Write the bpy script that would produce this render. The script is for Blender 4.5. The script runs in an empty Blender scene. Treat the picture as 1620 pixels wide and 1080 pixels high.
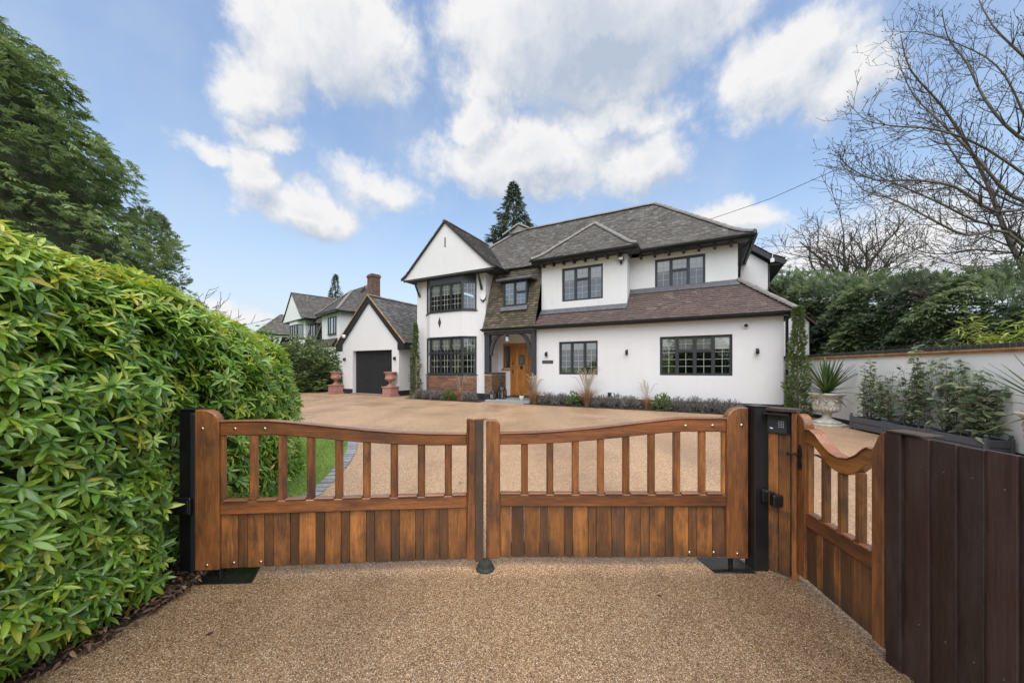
import bpy, bmesh, math, random
import numpy as np
from mathutils import Vector, Matrix

random.seed(7)
rng = np.random.default_rng(11)
R = math.radians
sc = bpy.context.scene
col = sc.collection

# ------------------------------------------------------------------ camera
CAM_Z = 1.5
cam = bpy.data.cameras.new('camera')
cam.sensor_width = 36.0
cam.lens = 36.0 * 570.0 / 1620.0
cam.shift_y = 43.0 / 1620.0
cam.clip_start = 0.02
cam.clip_end = 3000.0
camo = bpy.data.objects.new('camera', cam)
camo.location = (0, 0, CAM_Z)
camo.rotation_euler = (R(90), 0, 0)
col.objects.link(camo)
sc.camera = camo

# ------------------------------------------------------------------ exposure
sc.view_settings.view_transform = 'Standard'
sc.view_settings.look = 'None'
sc.view_settings.gamma = 1.0
sc.view_settings.exposure = 1.42
sc.cycles.max_bounces = 4
sc.cycles.transparent_max_bounces = 8
sc.cycles.sample_clamp_indirect = 6.0

# ------------------------------------------------------------------ sky with clouds
SUN_EL, SUN_AZ = 60.0, 180.0          # degrees; azimuth clockwise from the view direction
world = bpy.data.worlds.new('World')
sc.world = world
world.use_nodes = True
wn, wl = world.node_tree.nodes, world.node_tree.links
wn.clear()

def nd(nodes, kind, **kw):
    n = nodes.new(kind)
    for k, v in kw.items():
        setattr(n, k, v)
    return n

# a group giving cloud density for a direction in (azimuth, elevation) radians
cg = bpy.data.node_groups.new('cloud_field', 'ShaderNodeTree')
cg.interface.new_socket('P', in_out='INPUT', socket_type='NodeSocketVector')
cg.interface.new_socket('D', in_out='OUTPUT', socket_type='NodeSocketFloat')
gn, gl = cg.nodes, cg.links
gi = gn.new('NodeGroupInput'); go = gn.new('NodeGroupOutput')
wob = nd(gn, 'ShaderNodeTexNoise'); wob.inputs['Scale'].default_value = 6.5; wob.inputs['Detail'].default_value = 5.0
wob.inputs['Roughness'].default_value = 0.62
gl.new(gi.outputs[0], wob.inputs['Vector'])
ws = nd(gn, 'ShaderNodeVectorMath', operation='MULTIPLY_ADD')
gl.new(wob.outputs['Color'], ws.inputs[0]); ws.inputs[1].default_value = (.15, .15, 0); ws.inputs[2].default_value = (-.075, -.075, 0)
pp = nd(gn, 'ShaderNodeVectorMath', operation='ADD'); gl.new(gi.outputs[0], pp.inputs[0]); gl.new(ws.outputs[0], pp.inputs[1])

def blob(az, el, ra, re, wgt):
    m = nd(gn, 'ShaderNodeVectorMath', operation='MULTIPLY_ADD')
    gl.new(pp.outputs[0], m.inputs[0])
    m.inputs[1].default_value = (1 / ra, 1 / re, 0)
    m.inputs[2].default_value = (-az / ra, -el / re, 0)
    l = nd(gn, 'ShaderNodeVectorMath', operation='LENGTH'); gl.new(m.outputs[0], l.inputs[0])
    s = nd(gn, 'ShaderNodeMath', operation='MULTIPLY_ADD'); gl.new(l.outputs['Value'], s.inputs[0])
    s.inputs[1].default_value = -wgt; s.inputs[2].default_value = wgt
    return s
# (azimuth, elevation, half-width, half-height) in degrees, weight
CL = [(-25, 40, 12, 7.5, 1.2), (-35, 33, 5.5, 5, .95), (-33, 38, 6, 7, .9), (12, 43, 27, 9, 1.9), (37, 33.5, 9, 5.5, 1.0), (42, 30, 5, 4, .9), (-4, 38, 8, 3.5, .8),
      (2, 30, 19, 5, 1.15), (-5, 34, 6, 4, 1.0), (20, 28.5, 8, 5, 1.0), (14, 34, 13, 3.5, .85), (-20, 25.5, 9, 3.6, .7),
      (-30, 21, 8, 3.6, 1.1), (-35.5, 24, 3, 4.5, .9), (-33.5, 28.3, 5, 2, .85), (-40, 25.3, 4.5, 1.5, .6), (32, 19.4, 6.5, 2.4, .9),
      (46, 12, 15, 8, .75), (-38, 7, 7, 1.8, .7), (15, 62, 34, 11, 1.1), (-40, 60, 24, 9, .95),
      (85, 40, 26, 12, 1.1), (112, 18, 24, 8, 1.0), (155, 40, 30, 13, 1.2), (-80, 24, 16, 7, .9), (-118, 38, 28, 12, 1.2), (-150, 16, 34, 8, 1.0), (165, 68, 70, 12, 1.1), (170, 18, 20, 9, 1.0), (-90, 55, 30, 10, 1.0), (90, 62, 30, 9, 1.0)]
prev = None
for az, el, ra, re_, w in CL:
    b = blob(R(az), R(el), R(ra), R(re_), w)
    if prev is None:
        prev = b
    else:
        mx = nd(gn, 'ShaderNodeMath', operation='SMOOTH_MAX'); mx.inputs[2].default_value = .10
        gl.new(prev.outputs[0], mx.inputs[0]); gl.new(b.outputs[0], mx.inputs[1]); prev = mx
fb = nd(gn, 'ShaderNodeTexNoise'); fb.inputs['Scale'].default_value = 10.0; fb.inputs['Detail'].default_value = 8.0
fb.inputs['Roughness'].default_value = .66
gl.new(gi.outputs[0], fb.inputs['Vector'])
fm = nd(gn, 'ShaderNodeMath', operation='MULTIPLY_ADD'); gl.new(fb.outputs[0], fm.inputs[0])
fm.inputs[1].default_value = 1.1; fm.inputs[2].default_value = -.55
ad = nd(gn, 'ShaderNodeMath', operation='ADD'); gl.new(prev.outputs[0], ad.inputs[0]); gl.new(fm.outputs[0], ad.inputs[1])
gl.new(ad.outputs[0], go.inputs[0])

tc = nd(wn, 'ShaderNodeTexCoord')
sx = nd(wn, 'ShaderNodeSeparateXYZ'); wl.new(tc.outputs['Generated'], sx.inputs[0])
azn = nd(wn, 'ShaderNodeMath', operation='ARCTAN2'); wl.new(sx.outputs[0], azn.inputs[0]); wl.new(sx.outputs[1], azn.inputs[1])
eln = nd(wn, 'ShaderNodeMath', operation='ARCSINE'); wl.new(sx.outputs[2], eln.inputs[0])
cb = nd(wn, 'ShaderNodeCombineXYZ'); wl.new(azn.outputs[0], cb.inputs[0]); wl.new(eln.outputs[0], cb.inputs[1])
g1 = nd(wn, 'ShaderNodeGroup'); g1.node_tree = cg; wl.new(cb.outputs[0], g1.inputs[0])
off = nd(wn, 'ShaderNodeVectorMath', operation='ADD'); wl.new(cb.outputs[0], off.inputs[0]); off.inputs[1].default_value = (-.02, .05, 0)
g2 = nd(wn, 'ShaderNodeGroup'); g2.node_tree = cg; wl.new(off.outputs[0], g2.inputs[0])
cov = nd(wn, 'ShaderNodeMapRange', interpolation_type='SMOOTHSTEP'); wl.new(g1.outputs[0], cov.inputs[0])
cov.inputs[1].default_value = -.07; cov.inputs[2].default_value = .50
# billows turned to the light are white, the lee side and the deep cloud are grey
dif = nd(wn, 'ShaderNodeMath', operation='SUBTRACT'); wl.new(g1.outputs[0], dif.inputs[0]); wl.new(g2.outputs[0], dif.inputs[1])
lm0 = nd(wn, 'ShaderNodeMapRange'); wl.new(dif.outputs[0], lm0.inputs[0])
lm0.inputs[1].default_value = -.55; lm0.inputs[2].default_value = .25; lm0.inputs[3].default_value = .1; lm0.inputs[4].default_value = 1
tk = nd(wn, 'ShaderNodeMapRange', interpolation_type='SMOOTHSTEP'); wl.new(g1.outputs[0], tk.inputs[0])
tk.inputs[1].default_value = .55; tk.inputs[2].default_value = 1.9; tk.inputs[3].default_value = 0; tk.inputs[4].default_value = .75
lit = nd(wn, 'ShaderNodeMath', operation='SUBTRACT', use_clamp=True); wl.new(lm0.outputs[0], lit.inputs[0]); wl.new(tk.outputs[0], lit.inputs[1])
cc = nd(wn, 'ShaderNodeMix', data_type='RGBA'); wl.new(lit.outputs[0], cc.inputs[0])
cc.inputs[6].default_value = (.50, .58, .71, 1); cc.inputs[7].default_value = (.95, .945, .95, 1)
bc = nd(wn, 'ShaderNodeBackground'); wl.new(cc.outputs[2], bc.inputs[0]); bc.inputs[1].default_value = .362
sky = nd(wn, 'ShaderNodeTexSky', sky_type='NISHITA')
sky.sun_disc = False
sky.sun_elevation = R(SUN_EL)
sky.sun_rotation = R(SUN_AZ)
sky.air_density = 1.2; sky.dust_density = 1.9; sky.ozone_density = 1.5
bs = nd(wn, 'ShaderNodeBackground'); wl.new(sky.outputs[0], bs.inputs[0]); bs.inputs[1].default_value = .088
# thin high haze everywhere, thicker in a broad drifting veil
vn = nd(wn, 'ShaderNodeTexNoise'); vn.inputs['Scale'].default_value = 2.2; vn.inputs['Detail'].default_value = 5.0; vn.inputs['Roughness'].default_value = .6
wl.new(cb.outputs[0], vn.inputs['Vector'])
vf = nd(wn, 'ShaderNodeMapRange', interpolation_type='SMOOTHSTEP'); wl.new(vn.outputs[0], vf.inputs[0])
vf.inputs[1].default_value = .34; vf.inputs[2].default_value = .70; vf.inputs[3].default_value = .0; vf.inputs[4].default_value = .38
hz_ = nd(wn, 'ShaderNodeMapRange', interpolation_type='SMOOTHSTEP'); wl.new(eln.outputs[0], hz_.inputs[0])
hz_.inputs[1].default_value = .0; hz_.inputs[2].default_value = .5; hz_.inputs[3].default_value = .75; hz_.inputs[4].default_value = 0
vm = nd(wn, 'ShaderNodeMath', operation='MAXIMUM'); wl.new(vf.outputs[0], vm.inputs[0]); wl.new(hz_.outputs[0], vm.inputs[1])
bv = nd(wn, 'ShaderNodeBackground'); bv.inputs[0].default_value = (.66, .73, .83, 1); bv.inputs[1].default_value = .375
mv = nd(wn, 'ShaderNodeMixShader'); wl.new(vm.outputs[0], mv.inputs[0]); wl.new(bs.outputs[0], mv.inputs[1]); wl.new(bv.outputs[0], mv.inputs[2])
ms = nd(wn, 'ShaderNodeMixShader'); wl.new(cov.outputs[0], ms.inputs[0]); wl.new(mv.outputs[0], ms.inputs[1]); wl.new(bc.outputs[0], ms.inputs[2])
wo = nd(wn, 'ShaderNodeOutputWorld'); wl.new(ms.outputs[0], wo.inputs[0])

# ------------------------------------------------------------------ the sun, soft behind thin cloud
sl = bpy.data.lights.new('sun', 'SUN')
sl.energy = 1.5
sl.angle = R(85)
sl.color = (1, .975, .95)
so = bpy.data.objects.new('sun', sl)
sd = Vector((math.cos(R(SUN_EL)) * math.sin(R(SUN_AZ)), math.cos(R(SUN_EL)) * math.cos(R(SUN_AZ)), math.sin(R(SUN_EL))))
so.rotation_euler = sd.to_track_quat('Z', 'Y').to_euler()
col.objects.link(so)

# ------------------------------------------------------------------ helpers
def tag(o, label=None, cat=None, group=None, kind=None):
    if label: o['label'] = label
    if cat: o['category'] = cat
    if group: o['group'] = group
    if kind: o['kind'] = kind
    return o

def empty(name, loc=(0, 0, 0), rz=0.0, label=None, cat=None, group=None):
    o = bpy.data.objects.new(name, None)
    o.location = loc; o.rotation_euler = (0, 0, rz)
    o.empty_display_size = .2
    col.objects.link(o)
    return tag(o, label, cat, group)

def link(name, me, parent=None, mat=None):
    if mat is not None and not me.materials:
        me.materials.append(mat)
    o = bpy.data.objects.new(name, me)
    col.objects.link(o)
    if parent is not None: o.parent = parent
    return o

class MB:
    def __init__(s): s.v = []; s.f = []
    def quad(s, *p):
        n = len(s.v); s.v += [tuple(q) for q in p]; s.f.append(tuple(range(n, n + len(p)))); return s
    def box(s, x0, x1, y0, y1, z0, z1):
        n = len(s.v)
        s.v += [(x0, y0, z0), (x1, y0, z0), (x1, y1, z0), (x0, y1, z0), (x0, y0, z1), (x1, y0, z1), (x1, y1, z1), (x0, y1, z1)]
        s.f += [(n, n + 3, n + 2, n + 1), (n + 4, n + 5, n + 6, n + 7), (n, n + 1, n + 5, n + 4), (n + 1, n + 2, n + 6, n + 5),
                (n + 2, n + 3, n + 7, n + 6), (n + 3, n, n + 4, n + 7)]
        return s
    def extr(s, pts, vec):
        n = len(s.v); k = len(pts)
        s.v += [tuple(p) for p in pts]
        s.v += [tuple(p[i] + vec[i] for i in range(3)) for p in pts]
        s.f.append(tuple(range(n, n + k))[::-1]); s.f.append(tuple(range(n + k, n + 2 * k)))
        for i in range(k):
            j = (i + 1) % k
            s.f.append((n + i, n + j, n + k + j, n + k + i))
        return s
    def tube(s, pts, rad, n=6, cap=True):
        pts = [Vector(p) for p in pts]
        if not hasattr(rad, '__len__'): rad = [rad] * len(pts)
        base = len(s.v); up = Vector((0, 0, 1))
        t0 = (pts[1] - pts[0]).normalized()
        a = t0.cross(up)
        if a.length < 1e-3: a = Vector((1, 0, 0))
        a.normalize()
        for i, p in enumerate(pts):
            t = (pts[min(i + 1, len(pts) - 1)] - pts[max(i - 1, 0)])
            if t.length < 1e-9: t = t0
            t.normalize()
            a = (a - t * a.dot(t))
            if a.length < 1e-6: a = t.orthogonal()
            a.normalize(); b = t.cross(a)
            for k in range(n):
                an = 2 * math.pi * k / n
                s.v.append(tuple(p + (a * math.cos(an) + b * math.sin(an)) * rad[i]))
        for i in range(len(pts) - 1):
            for k in range(n):
                k2 = (k + 1) % n
                s.f.append((base + i * n + k, base + i * n + k2, base + (i + 1) * n + k2, base + (i + 1) * n + k))
        if cap:
            s.f.append(tuple(base + k for k in range(n))[::-1])
            s.f.append(tuple(base + (len(pts) - 1) * n + k for k in range(n)))
        return s
    def lathe(s, prof, n=24, c=(0, 0, 0), lobes=0, amp=0.0):
        base = len(s.v)
        for r, z in prof:
            for k in range(n):
                an = 2 * math.pi * k / n
                rr = r * (1 + amp * math.cos(lobes * an)) if lobes else r
                s.v.append((c[0] + rr * math.cos(an), c[1] + rr * math.sin(an), c[2] + z))
        for i in range(len(prof) - 1):
            for k in range(n):
                k2 = (k + 1) % n
                s.f.append((base + i * n + k, base + i * n + k2, base + (i + 1) * n + k2, base + (i + 1) * n + k))
        s.f.append(tuple(base + k for k in range(n))[::-1])
        s.f.append(tuple(base + (len(prof) - 1) * n + k for k in range(n)))
        return s
    def xf(s, M):
        s.v = [tuple(M @ Vector(p)) for p in s.v]; return s
    def mesh(s, name, bev=0.0, smooth=False):
        me = bpy.data.meshes.new(name)
        me.from_pydata(s.v, [], s.f)
        bm = bmesh.new(); bm.from_mesh(me)
        bmesh.ops.recalc_face_normals(bm, faces=bm.faces)
        if bev:
            bmesh.ops.bevel(bm, geom=[e for e in bm.edges if e.is_manifold and e.calc_face_angle(0) > .5], offset=bev, segments=1, affect='EDGES')
        bm.to_mesh(me); bm.free()
        if smooth:
            me.polygons.foreach_set('use_smooth', [True] * len(me.polygons))
        return me
    def build(s, name, mat, parent=None, bev=0.0, smooth=False):
        return link(name, s.mesh(name, bev, smooth), parent, mat)

def np_mesh(name, V, F, mat=None, parent=None, tint=None, smooth=False):
    """V (n,3) array, F (m,k) array of equal-size faces."""
    V = np.ascontiguousarray(V, dtype=np.float32); F = np.ascontiguousarray(F, dtype=np.int32)
    me = bpy.data.meshes.new(name)
    me.vertices.add(len(V)); me.vertices.foreach_set('co', V.ravel())
    m, k = F.shape
    me.loops.add(m * k); me.loops.foreach_set('vertex_index', F.ravel())
    me.polygons.add(m)
    me.polygons.foreach_set('loop_start', np.arange(0, m * k, k, dtype=np.int32))
    try: me.polygons.foreach_set('loop_total', np.full(m, k, dtype=np.int32))
    except Exception: pass
    if smooth: me.polygons.foreach_set('use_smooth', np.ones(m, dtype=bool))
    me.update(calc_edges=True)
    if tint is not None:
        at = me.attributes.new('tint', 'FLOAT', 'POINT'); at.data.foreach_set('value', np.ascontiguousarray(tint, dtype=np.float32))
    if mat is not None: me.materials.append(mat)
    o = bpy.data.objects.new(name, me); col.objects.link(o)
    if parent is not None: o.parent = parent
    return o

def inst(tv, tf, pos, X, Y, Z, scale):
    """Copies of template verts tv (k,3) with axes X,Y,Z (n,3), positions and scale (n,) or (n,3)."""
    n = len(pos); k = len(tv)
    scale = np.asarray(scale, dtype=float)
    if scale.ndim == 1: scale = np.repeat(scale[:, None], 3, 1)
    V = (pos[:, None, :] + tv[None, :, 0:1] * (X * scale[:, 0:1])[:, None, :] + tv[None, :, 1:2] * (Y * scale[:, 1:2])[:, None, :]
         + tv[None, :, 2:3] * (Z * scale[:, 2:3])[:, None, :])
    F = (np.asarray(tf)[None] + (np.arange(n) * k)[:, None, None])
    return V.reshape(-1, 3), F.reshape(-1, np.asarray(tf).shape[1])

def nrm(a): return a / np.maximum(np.linalg.norm(a, axis=-1, keepdims=True), 1e-9)
def frames(Z, spin=None):
    """X,Y perpendicular to Z, with optional spin angle."""
    ref = np.where(np.abs(Z[:, 2:3]) < .9, np.array([[0, 0, 1.]]), np.array([[1., 0, 0]]))
    X = nrm(np.cross(ref, Z)); Y = np.cross(Z, X)
    if spin is not None:
        c, s_ = np.cos(spin)[:, None], np.sin(spin)[:, None]
        X, Y = X * c + Y * s_, Y * c - X * s_
    return X, Y

def smooth01(t): t = min(max(t, 0.0), 1.0); return t * t * (3 - 2 * t)
ZG = 0.22
def gz(x, y): return ZG * smooth01((y - 2.95) / 3.4)
def gzn(y): t = np.clip((y - 2.95) / 3.4, 0, 1); return ZG * t * t * (3 - 2 * t)

# ------------------------------------------------------------------ materials
def newmat(name):
    m = bpy.data.materials.new(name); m.use_nodes = True
    nt = m.node_tree; bsdf = nt.nodes['Principled BSDF']
    return m, nt.nodes, nt.links, bsdf
def noise(n, l, scale, detail=4, rough=.55, vec=None, dist=0.0):
    t = n.new('ShaderNodeTexNoise'); t.inputs['Scale'].default_value = scale; t.inputs['Detail'].default_value = detail
    t.inputs['Roughness'].default_value = rough; t.inputs['Distortion'].default_value = dist
    if vec is not None: l.new(vec, t.inputs['Vector'])
    return t
def ramp(n, l, src, stops, mode='LINEAR'):
    r = n.new('ShaderNodeValToRGB'); e = r.color_ramp.elements; r.color_ramp.interpolation = mode
    while len(e) > 1: e.remove(e[-1])
    e[0].position = stops[0][0]; e[0].color = (*stops[0][1], 1)
    for p, c in stops[1:]:
        q = e.new(p); q.color = (*c, 1)
    l.new(src, r.inputs[0]); return r
def mixc(n, l, f, a, b, mode='MIX'):
    m = n.new('ShaderNodeMix'); m.data_type = 'RGBA'; m.blend_type = mode
    for s_, v in ((0, f), (6, a), (7, b)):
        if hasattr(v, 'is_output') or hasattr(v, 'links'): l.new(v, m.inputs[s_])
        else: m.inputs[s_].default_value = v if not isinstance(v, tuple) else ((*v, 1) if len(v) == 3 else v)
    return m.outputs[2]
def bump(n, l, h, strength, dist, bsdf, chain=None):
    b = n.new('ShaderNodeBump'); b.inputs['Strength'].default_value = strength; b.inputs['Distance'].default_value = dist
    l.new(h, b.inputs['Height'])
    if chain is not None: l.new(chain, b.inputs['Normal'])
    l.new(b.outputs[0], bsdf.inputs['Normal']); return b.outputs[0]
def coord(n, which='Object'): return n.new('ShaderNodeTexCoord').outputs[which]
def mapping(n, l, vec, sc_=(1, 1, 1), loc=(0, 0, 0)):
    m = n.new('ShaderNodeMapping'); l.new(vec, m.inputs[0]); m.inputs['Scale'].default_value = sc_; m.inputs['Location'].default_value = loc
    return m.outputs[0]

def plain(name, c, rough=.5, var=.15, scale=30, spec=.5, metal=0.0, bmp=0.0, coat=0.0):
    m, n, l, b = newmat(name)
    v = coord(n)
    t = noise(n, l, scale, 5, .6, v)
    lo = tuple(x * (1 - var) for x in c); hi = tuple(min(1, x * (1 + var)) for x in c)
    r = ramp(n, l, t.outputs[0], [(.3, lo), (.7, hi)])
    l.new(r.outputs[0], b.inputs['Base Color'])
    b.inputs['Roughness'].default_value = rough; b.inputs['Specular IOR Level'].default_value = spec
    b.inputs['Metallic'].default_value = metal; b.inputs['Coat Weight'].default_value = coat
    if bmp: bump(n, l, t.outputs[0], bmp, .004, b)
    return m

def m_render():
    m, n, l, b = newmat('white_render')
    v = coord(n)
    big = noise(n, l, .9, 6, .6, v); st = noise(n, l, 1.0, 4, .6, mapping(n, l, v, (5, 5, .35)))
    r1 = ramp(n, l, big.outputs[0], [(.3, (.665, .665, .67)), (.7, (.70, .70, .70))])
    r2 = ramp(n, l, st.outputs[0], [(.35, (1, 1, 1)), (.75, (.975, .972, .965))])
    c = mixc(n, l, 1.0, r1.outputs[0], r2.outputs[0], 'MULTIPLY')
    dn = noise(n, l, 2.2, 6, .7, mapping(n, l, v, (1.5, 1.5, .8)))
    dr_ = ramp(n, l, dn.outputs[0], [(.58, (1, 1, 1)), (.8, (.90, .885, .86))])
    c = mixc(n, l, 1.0, c, dr_.outputs[0], 'MULTIPLY')
    l.new(c, b.inputs['Base Color'])
    b.inputs['Roughness'].default_value = .85; b.inputs['Specular IOR Level'].default_value = .25
    f = noise(n, l, 60, 6, .7, v); c1 = bump(n, l, f.outputs[0], .3, .006, b)
    g = noise(n, l, 4, 3, .5, v); bump(n, l, g.outputs[0], .25, .02, b, c1)
    return m

def m_tiles(name, stops, moss=(.10, .10, .06), mossamt=.5, rough=.8):
    m, n, l, b = newmat(name)
    geo = n.new('ShaderNodeNewGeometry'); v = coord(n)
    r = ramp(n, l, geo.outputs['Random Per Island'], stops)
    p = noise(n, l, 1.3, 6, .65, v)
    pr = ramp(n, l, p.outputs[0], [(.35, (0, 0, 0)), (.8, (mossamt, mossamt, mossamt))])
    c = mixc(n, l, pr.outputs[0], r.outputs[0], moss)
    f = noise(n, l, 45, 4, .7, v)
    fr = ramp(n, l, f.outputs[0], [(.3, (.84, .84, .84)), (.7, (1.12, 1.12, 1.12))])
    c = mixc(n, l, 1.0, c, fr.outputs[0], 'MULTIPLY')
    l.new(c, b.inputs['Base Color']); b.inputs['Roughness'].default_value = rough
    b.inputs['Specular IOR Level'].default_value = .35
    bump(n, l, f.outputs[0], .4, .004, b)
    return m

def m_brick(name, stops, soot=(.05, .05, .045)):
    m, n, l, b = newmat(name)
    oi = n.new('ShaderNodeObjectInfo'); v = coord(n)
    r = ramp(n, l, oi.outputs['Random'], stops)
    f = noise(n, l, 38, 5, .7, v)
    fr = ramp(n, l, f.outputs[0], [(.38, (0, 0, 0)), (.72, (.6, .6, .6))])
    c = mixc(n, l, fr.outputs[0], r.outputs[0], soot)
    l.new(c, b.inputs['Base Color']); b.inputs['Roughness'].default_value = .9
    bump(n, l, f.outputs[0], .6, .006, b)
    return m

def m_wood(name, axis, light, dark, stain=.55, gloss=.38, rnd=.55, splash=0.0):
    """Varnished boards: grain along the axis, weathered dark patches, each board its own tone."""
    m, n, l, b = newmat(name)
    oi = n.new('ShaderNodeObjectInfo'); v = coord(n)
    sh = n.new('ShaderNodeVectorMath'); sh.operation = 'ADD'; l.new(v, sh.inputs[0])
    k = n.new('ShaderNodeMath'); k.operation = 'MULTIPLY'; l.new(oi.outputs['Random'], k.inputs[0]); k.inputs[1].default_value = 37.0
    l.new(k.outputs[0], sh.inputs[1])
    sc_ = {'x': (2.2, 70, 70), 'y': (70, 2.2, 70), 'z': (70, 70, 2.2)}[axis]
    g = noise(n, l, 1.6, 7, .62, mapping(n, l, sh.outputs[0], sc_), 1.2)
    gr = ramp(n, l, g.outputs[0], [(.28, tuple(x * .5 for x in light)), (.5, light), (.72, tuple(x * 1.45 for x in light))])
    tone = ramp(n, l, oi.outputs['Random'], [(0, (1 - rnd, 1 - rnd, 1 - rnd)), (1, (1.15, 1.15, 1.15))])
    c = mixc(n, l, 1.0, gr.outputs[0], tone.outputs[0], 'MULTIPLY')
    sc2 = {'x': (1.1, 5, 5), 'y': (5, 1.1, 5), 'z': (5, 5, 1.5)}[axis]
    s1 = noise(n, l, 1.5, 6, .7, mapping(n, l, sh.outputs[0], sc2))
    sr = ramp(n, l, s1.outputs[0], [(.42, (0, 0, 0)), (.66, (stain, stain, stain))])
    c = mixc(n, l, sr.outputs[0], c, dark)
    if splash:                                        # rain-splashed grime along the foot and under the rail, ragged
        sp = n.new('ShaderNodeSeparateXYZ'); l.new(v, sp.inputs[0])
        lo = n.new('ShaderNodeMapRange'); l.new(sp.outputs[2], lo.inputs[0]); lo.inputs[1].default_value = .06; lo.inputs[2].default_value = .20; lo.inputs[3].default_value = .55; lo.inputs[4].default_value = 0
        hi = n.new('ShaderNodeMapRange'); l.new(sp.outputs[2], hi.inputs[0]); hi.inputs[1].default_value = .40; hi.inputs[2].default_value = .456; hi.inputs[3].default_value = 0; hi.inputs[4].default_value = .5
        ht = n.new('ShaderNodeMath'); ht.operation = 'LESS_THAN'; l.new(sp.outputs[2], ht.inputs[0]); ht.inputs[1].default_value = .47
        hm = n.new('ShaderNodeMath'); hm.operation = 'MULTIPLY'; l.new(hi.outputs[0], hm.inputs[0]); l.new(ht.outputs[0], hm.inputs[1])
        ad2 = n.new('ShaderNodeMath'); ad2.operation = 'ADD'; l.new(lo.outputs[0], ad2.inputs[0]); l.new(hm.outputs[0], ad2.inputs[1])
        gn2 = noise(n, l, 14, 6, .75, sh.outputs[0]); mu = n.new('ShaderNodeMath'); mu.operation = 'MULTIPLY_ADD'; l.new(gn2.outputs[0], mu.inputs[0]); mu.inputs[1].default_value = 1.5; mu.inputs[2].default_value = -.75
        su = n.new('ShaderNodeMath'); su.operation = 'ADD'; su.use_clamp = True; l.new(ad2.outputs[0], su.inputs[0]); l.new(mu.outputs[0], su.inputs[1])
        ml = n.new('ShaderNodeMath'); ml.operation = 'MULTIPLY'; l.new(su.outputs[0], ml.inputs[0]); ml.inputs[1].default_value = splash
        c = mixc(n, l, ml.outputs[0], c, (.034, .028, .018))
    f = noise(n, l, 160, 2, .5, v)
    fs = ramp(n, l, f.outputs[0], [(.66, (0, 0, 0)), (.74, (.55, .55, .55))])
    c = mixc(n, l, fs.outputs[0], c, dark)
    l.new(c, b.inputs['Base Color'])
    rr = n.new('ShaderNodeMapRange'); l.new(s1.outputs[0], rr.inputs[0]); rr.inputs[1].default_value = .3; rr.inputs[2].default_value = .7
    rr.inputs[3].default_value = gloss - .1; rr.inputs[4].default_value = gloss + .22; l.new(rr.outputs[0], b.inputs['Roughness'])
    b.inputs['Coat Weight'].default_value = .12; b.inputs['Coat Roughness'].default_value = .25
    bump(n, l, g.outputs[0], .35, .003, b)
    return m

def m_leaf(name, stops, rough=.4, trans=.25, spec=.5, coat=0.0):
    m, n, l, b = newmat(name)
    at = n.new('ShaderNodeAttribute'); at.attribute_name = 'tint'
    v = coord(n)
    r = ramp(n, l, at.outputs['Fac'], stops)
    f = noise(n, l, 60, 3, .6, v); fr = ramp(n, l, f.outputs[0], [(.3, (.8, .8, .8)), (.7, (1.15, 1.15, 1.15))])
    c = mixc(n, l, 1.0, r.outputs[0], fr.outputs[0], 'MULTIPLY')
    l.new(c, b.inputs['Base Color']); b.inputs['Roughness'].default_value = rough; b.inputs['Specular IOR Level'].default_value = spec
    b.inputs['Coat Weight'].default_value = coat
    if trans:
        t = n.new('ShaderNodeBsdfTranslucent'); l.new(c, t.inputs[0])
        x = n.new('ShaderNodeMixShader'); x.inputs[0].default_value = trans
        l.new(b.outputs[0], x.inputs[1]); l.new(t.outputs[0], x.inputs[2])
        l.new(x.outputs[0], n['Material Output'].inputs[0])
    return m

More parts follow.
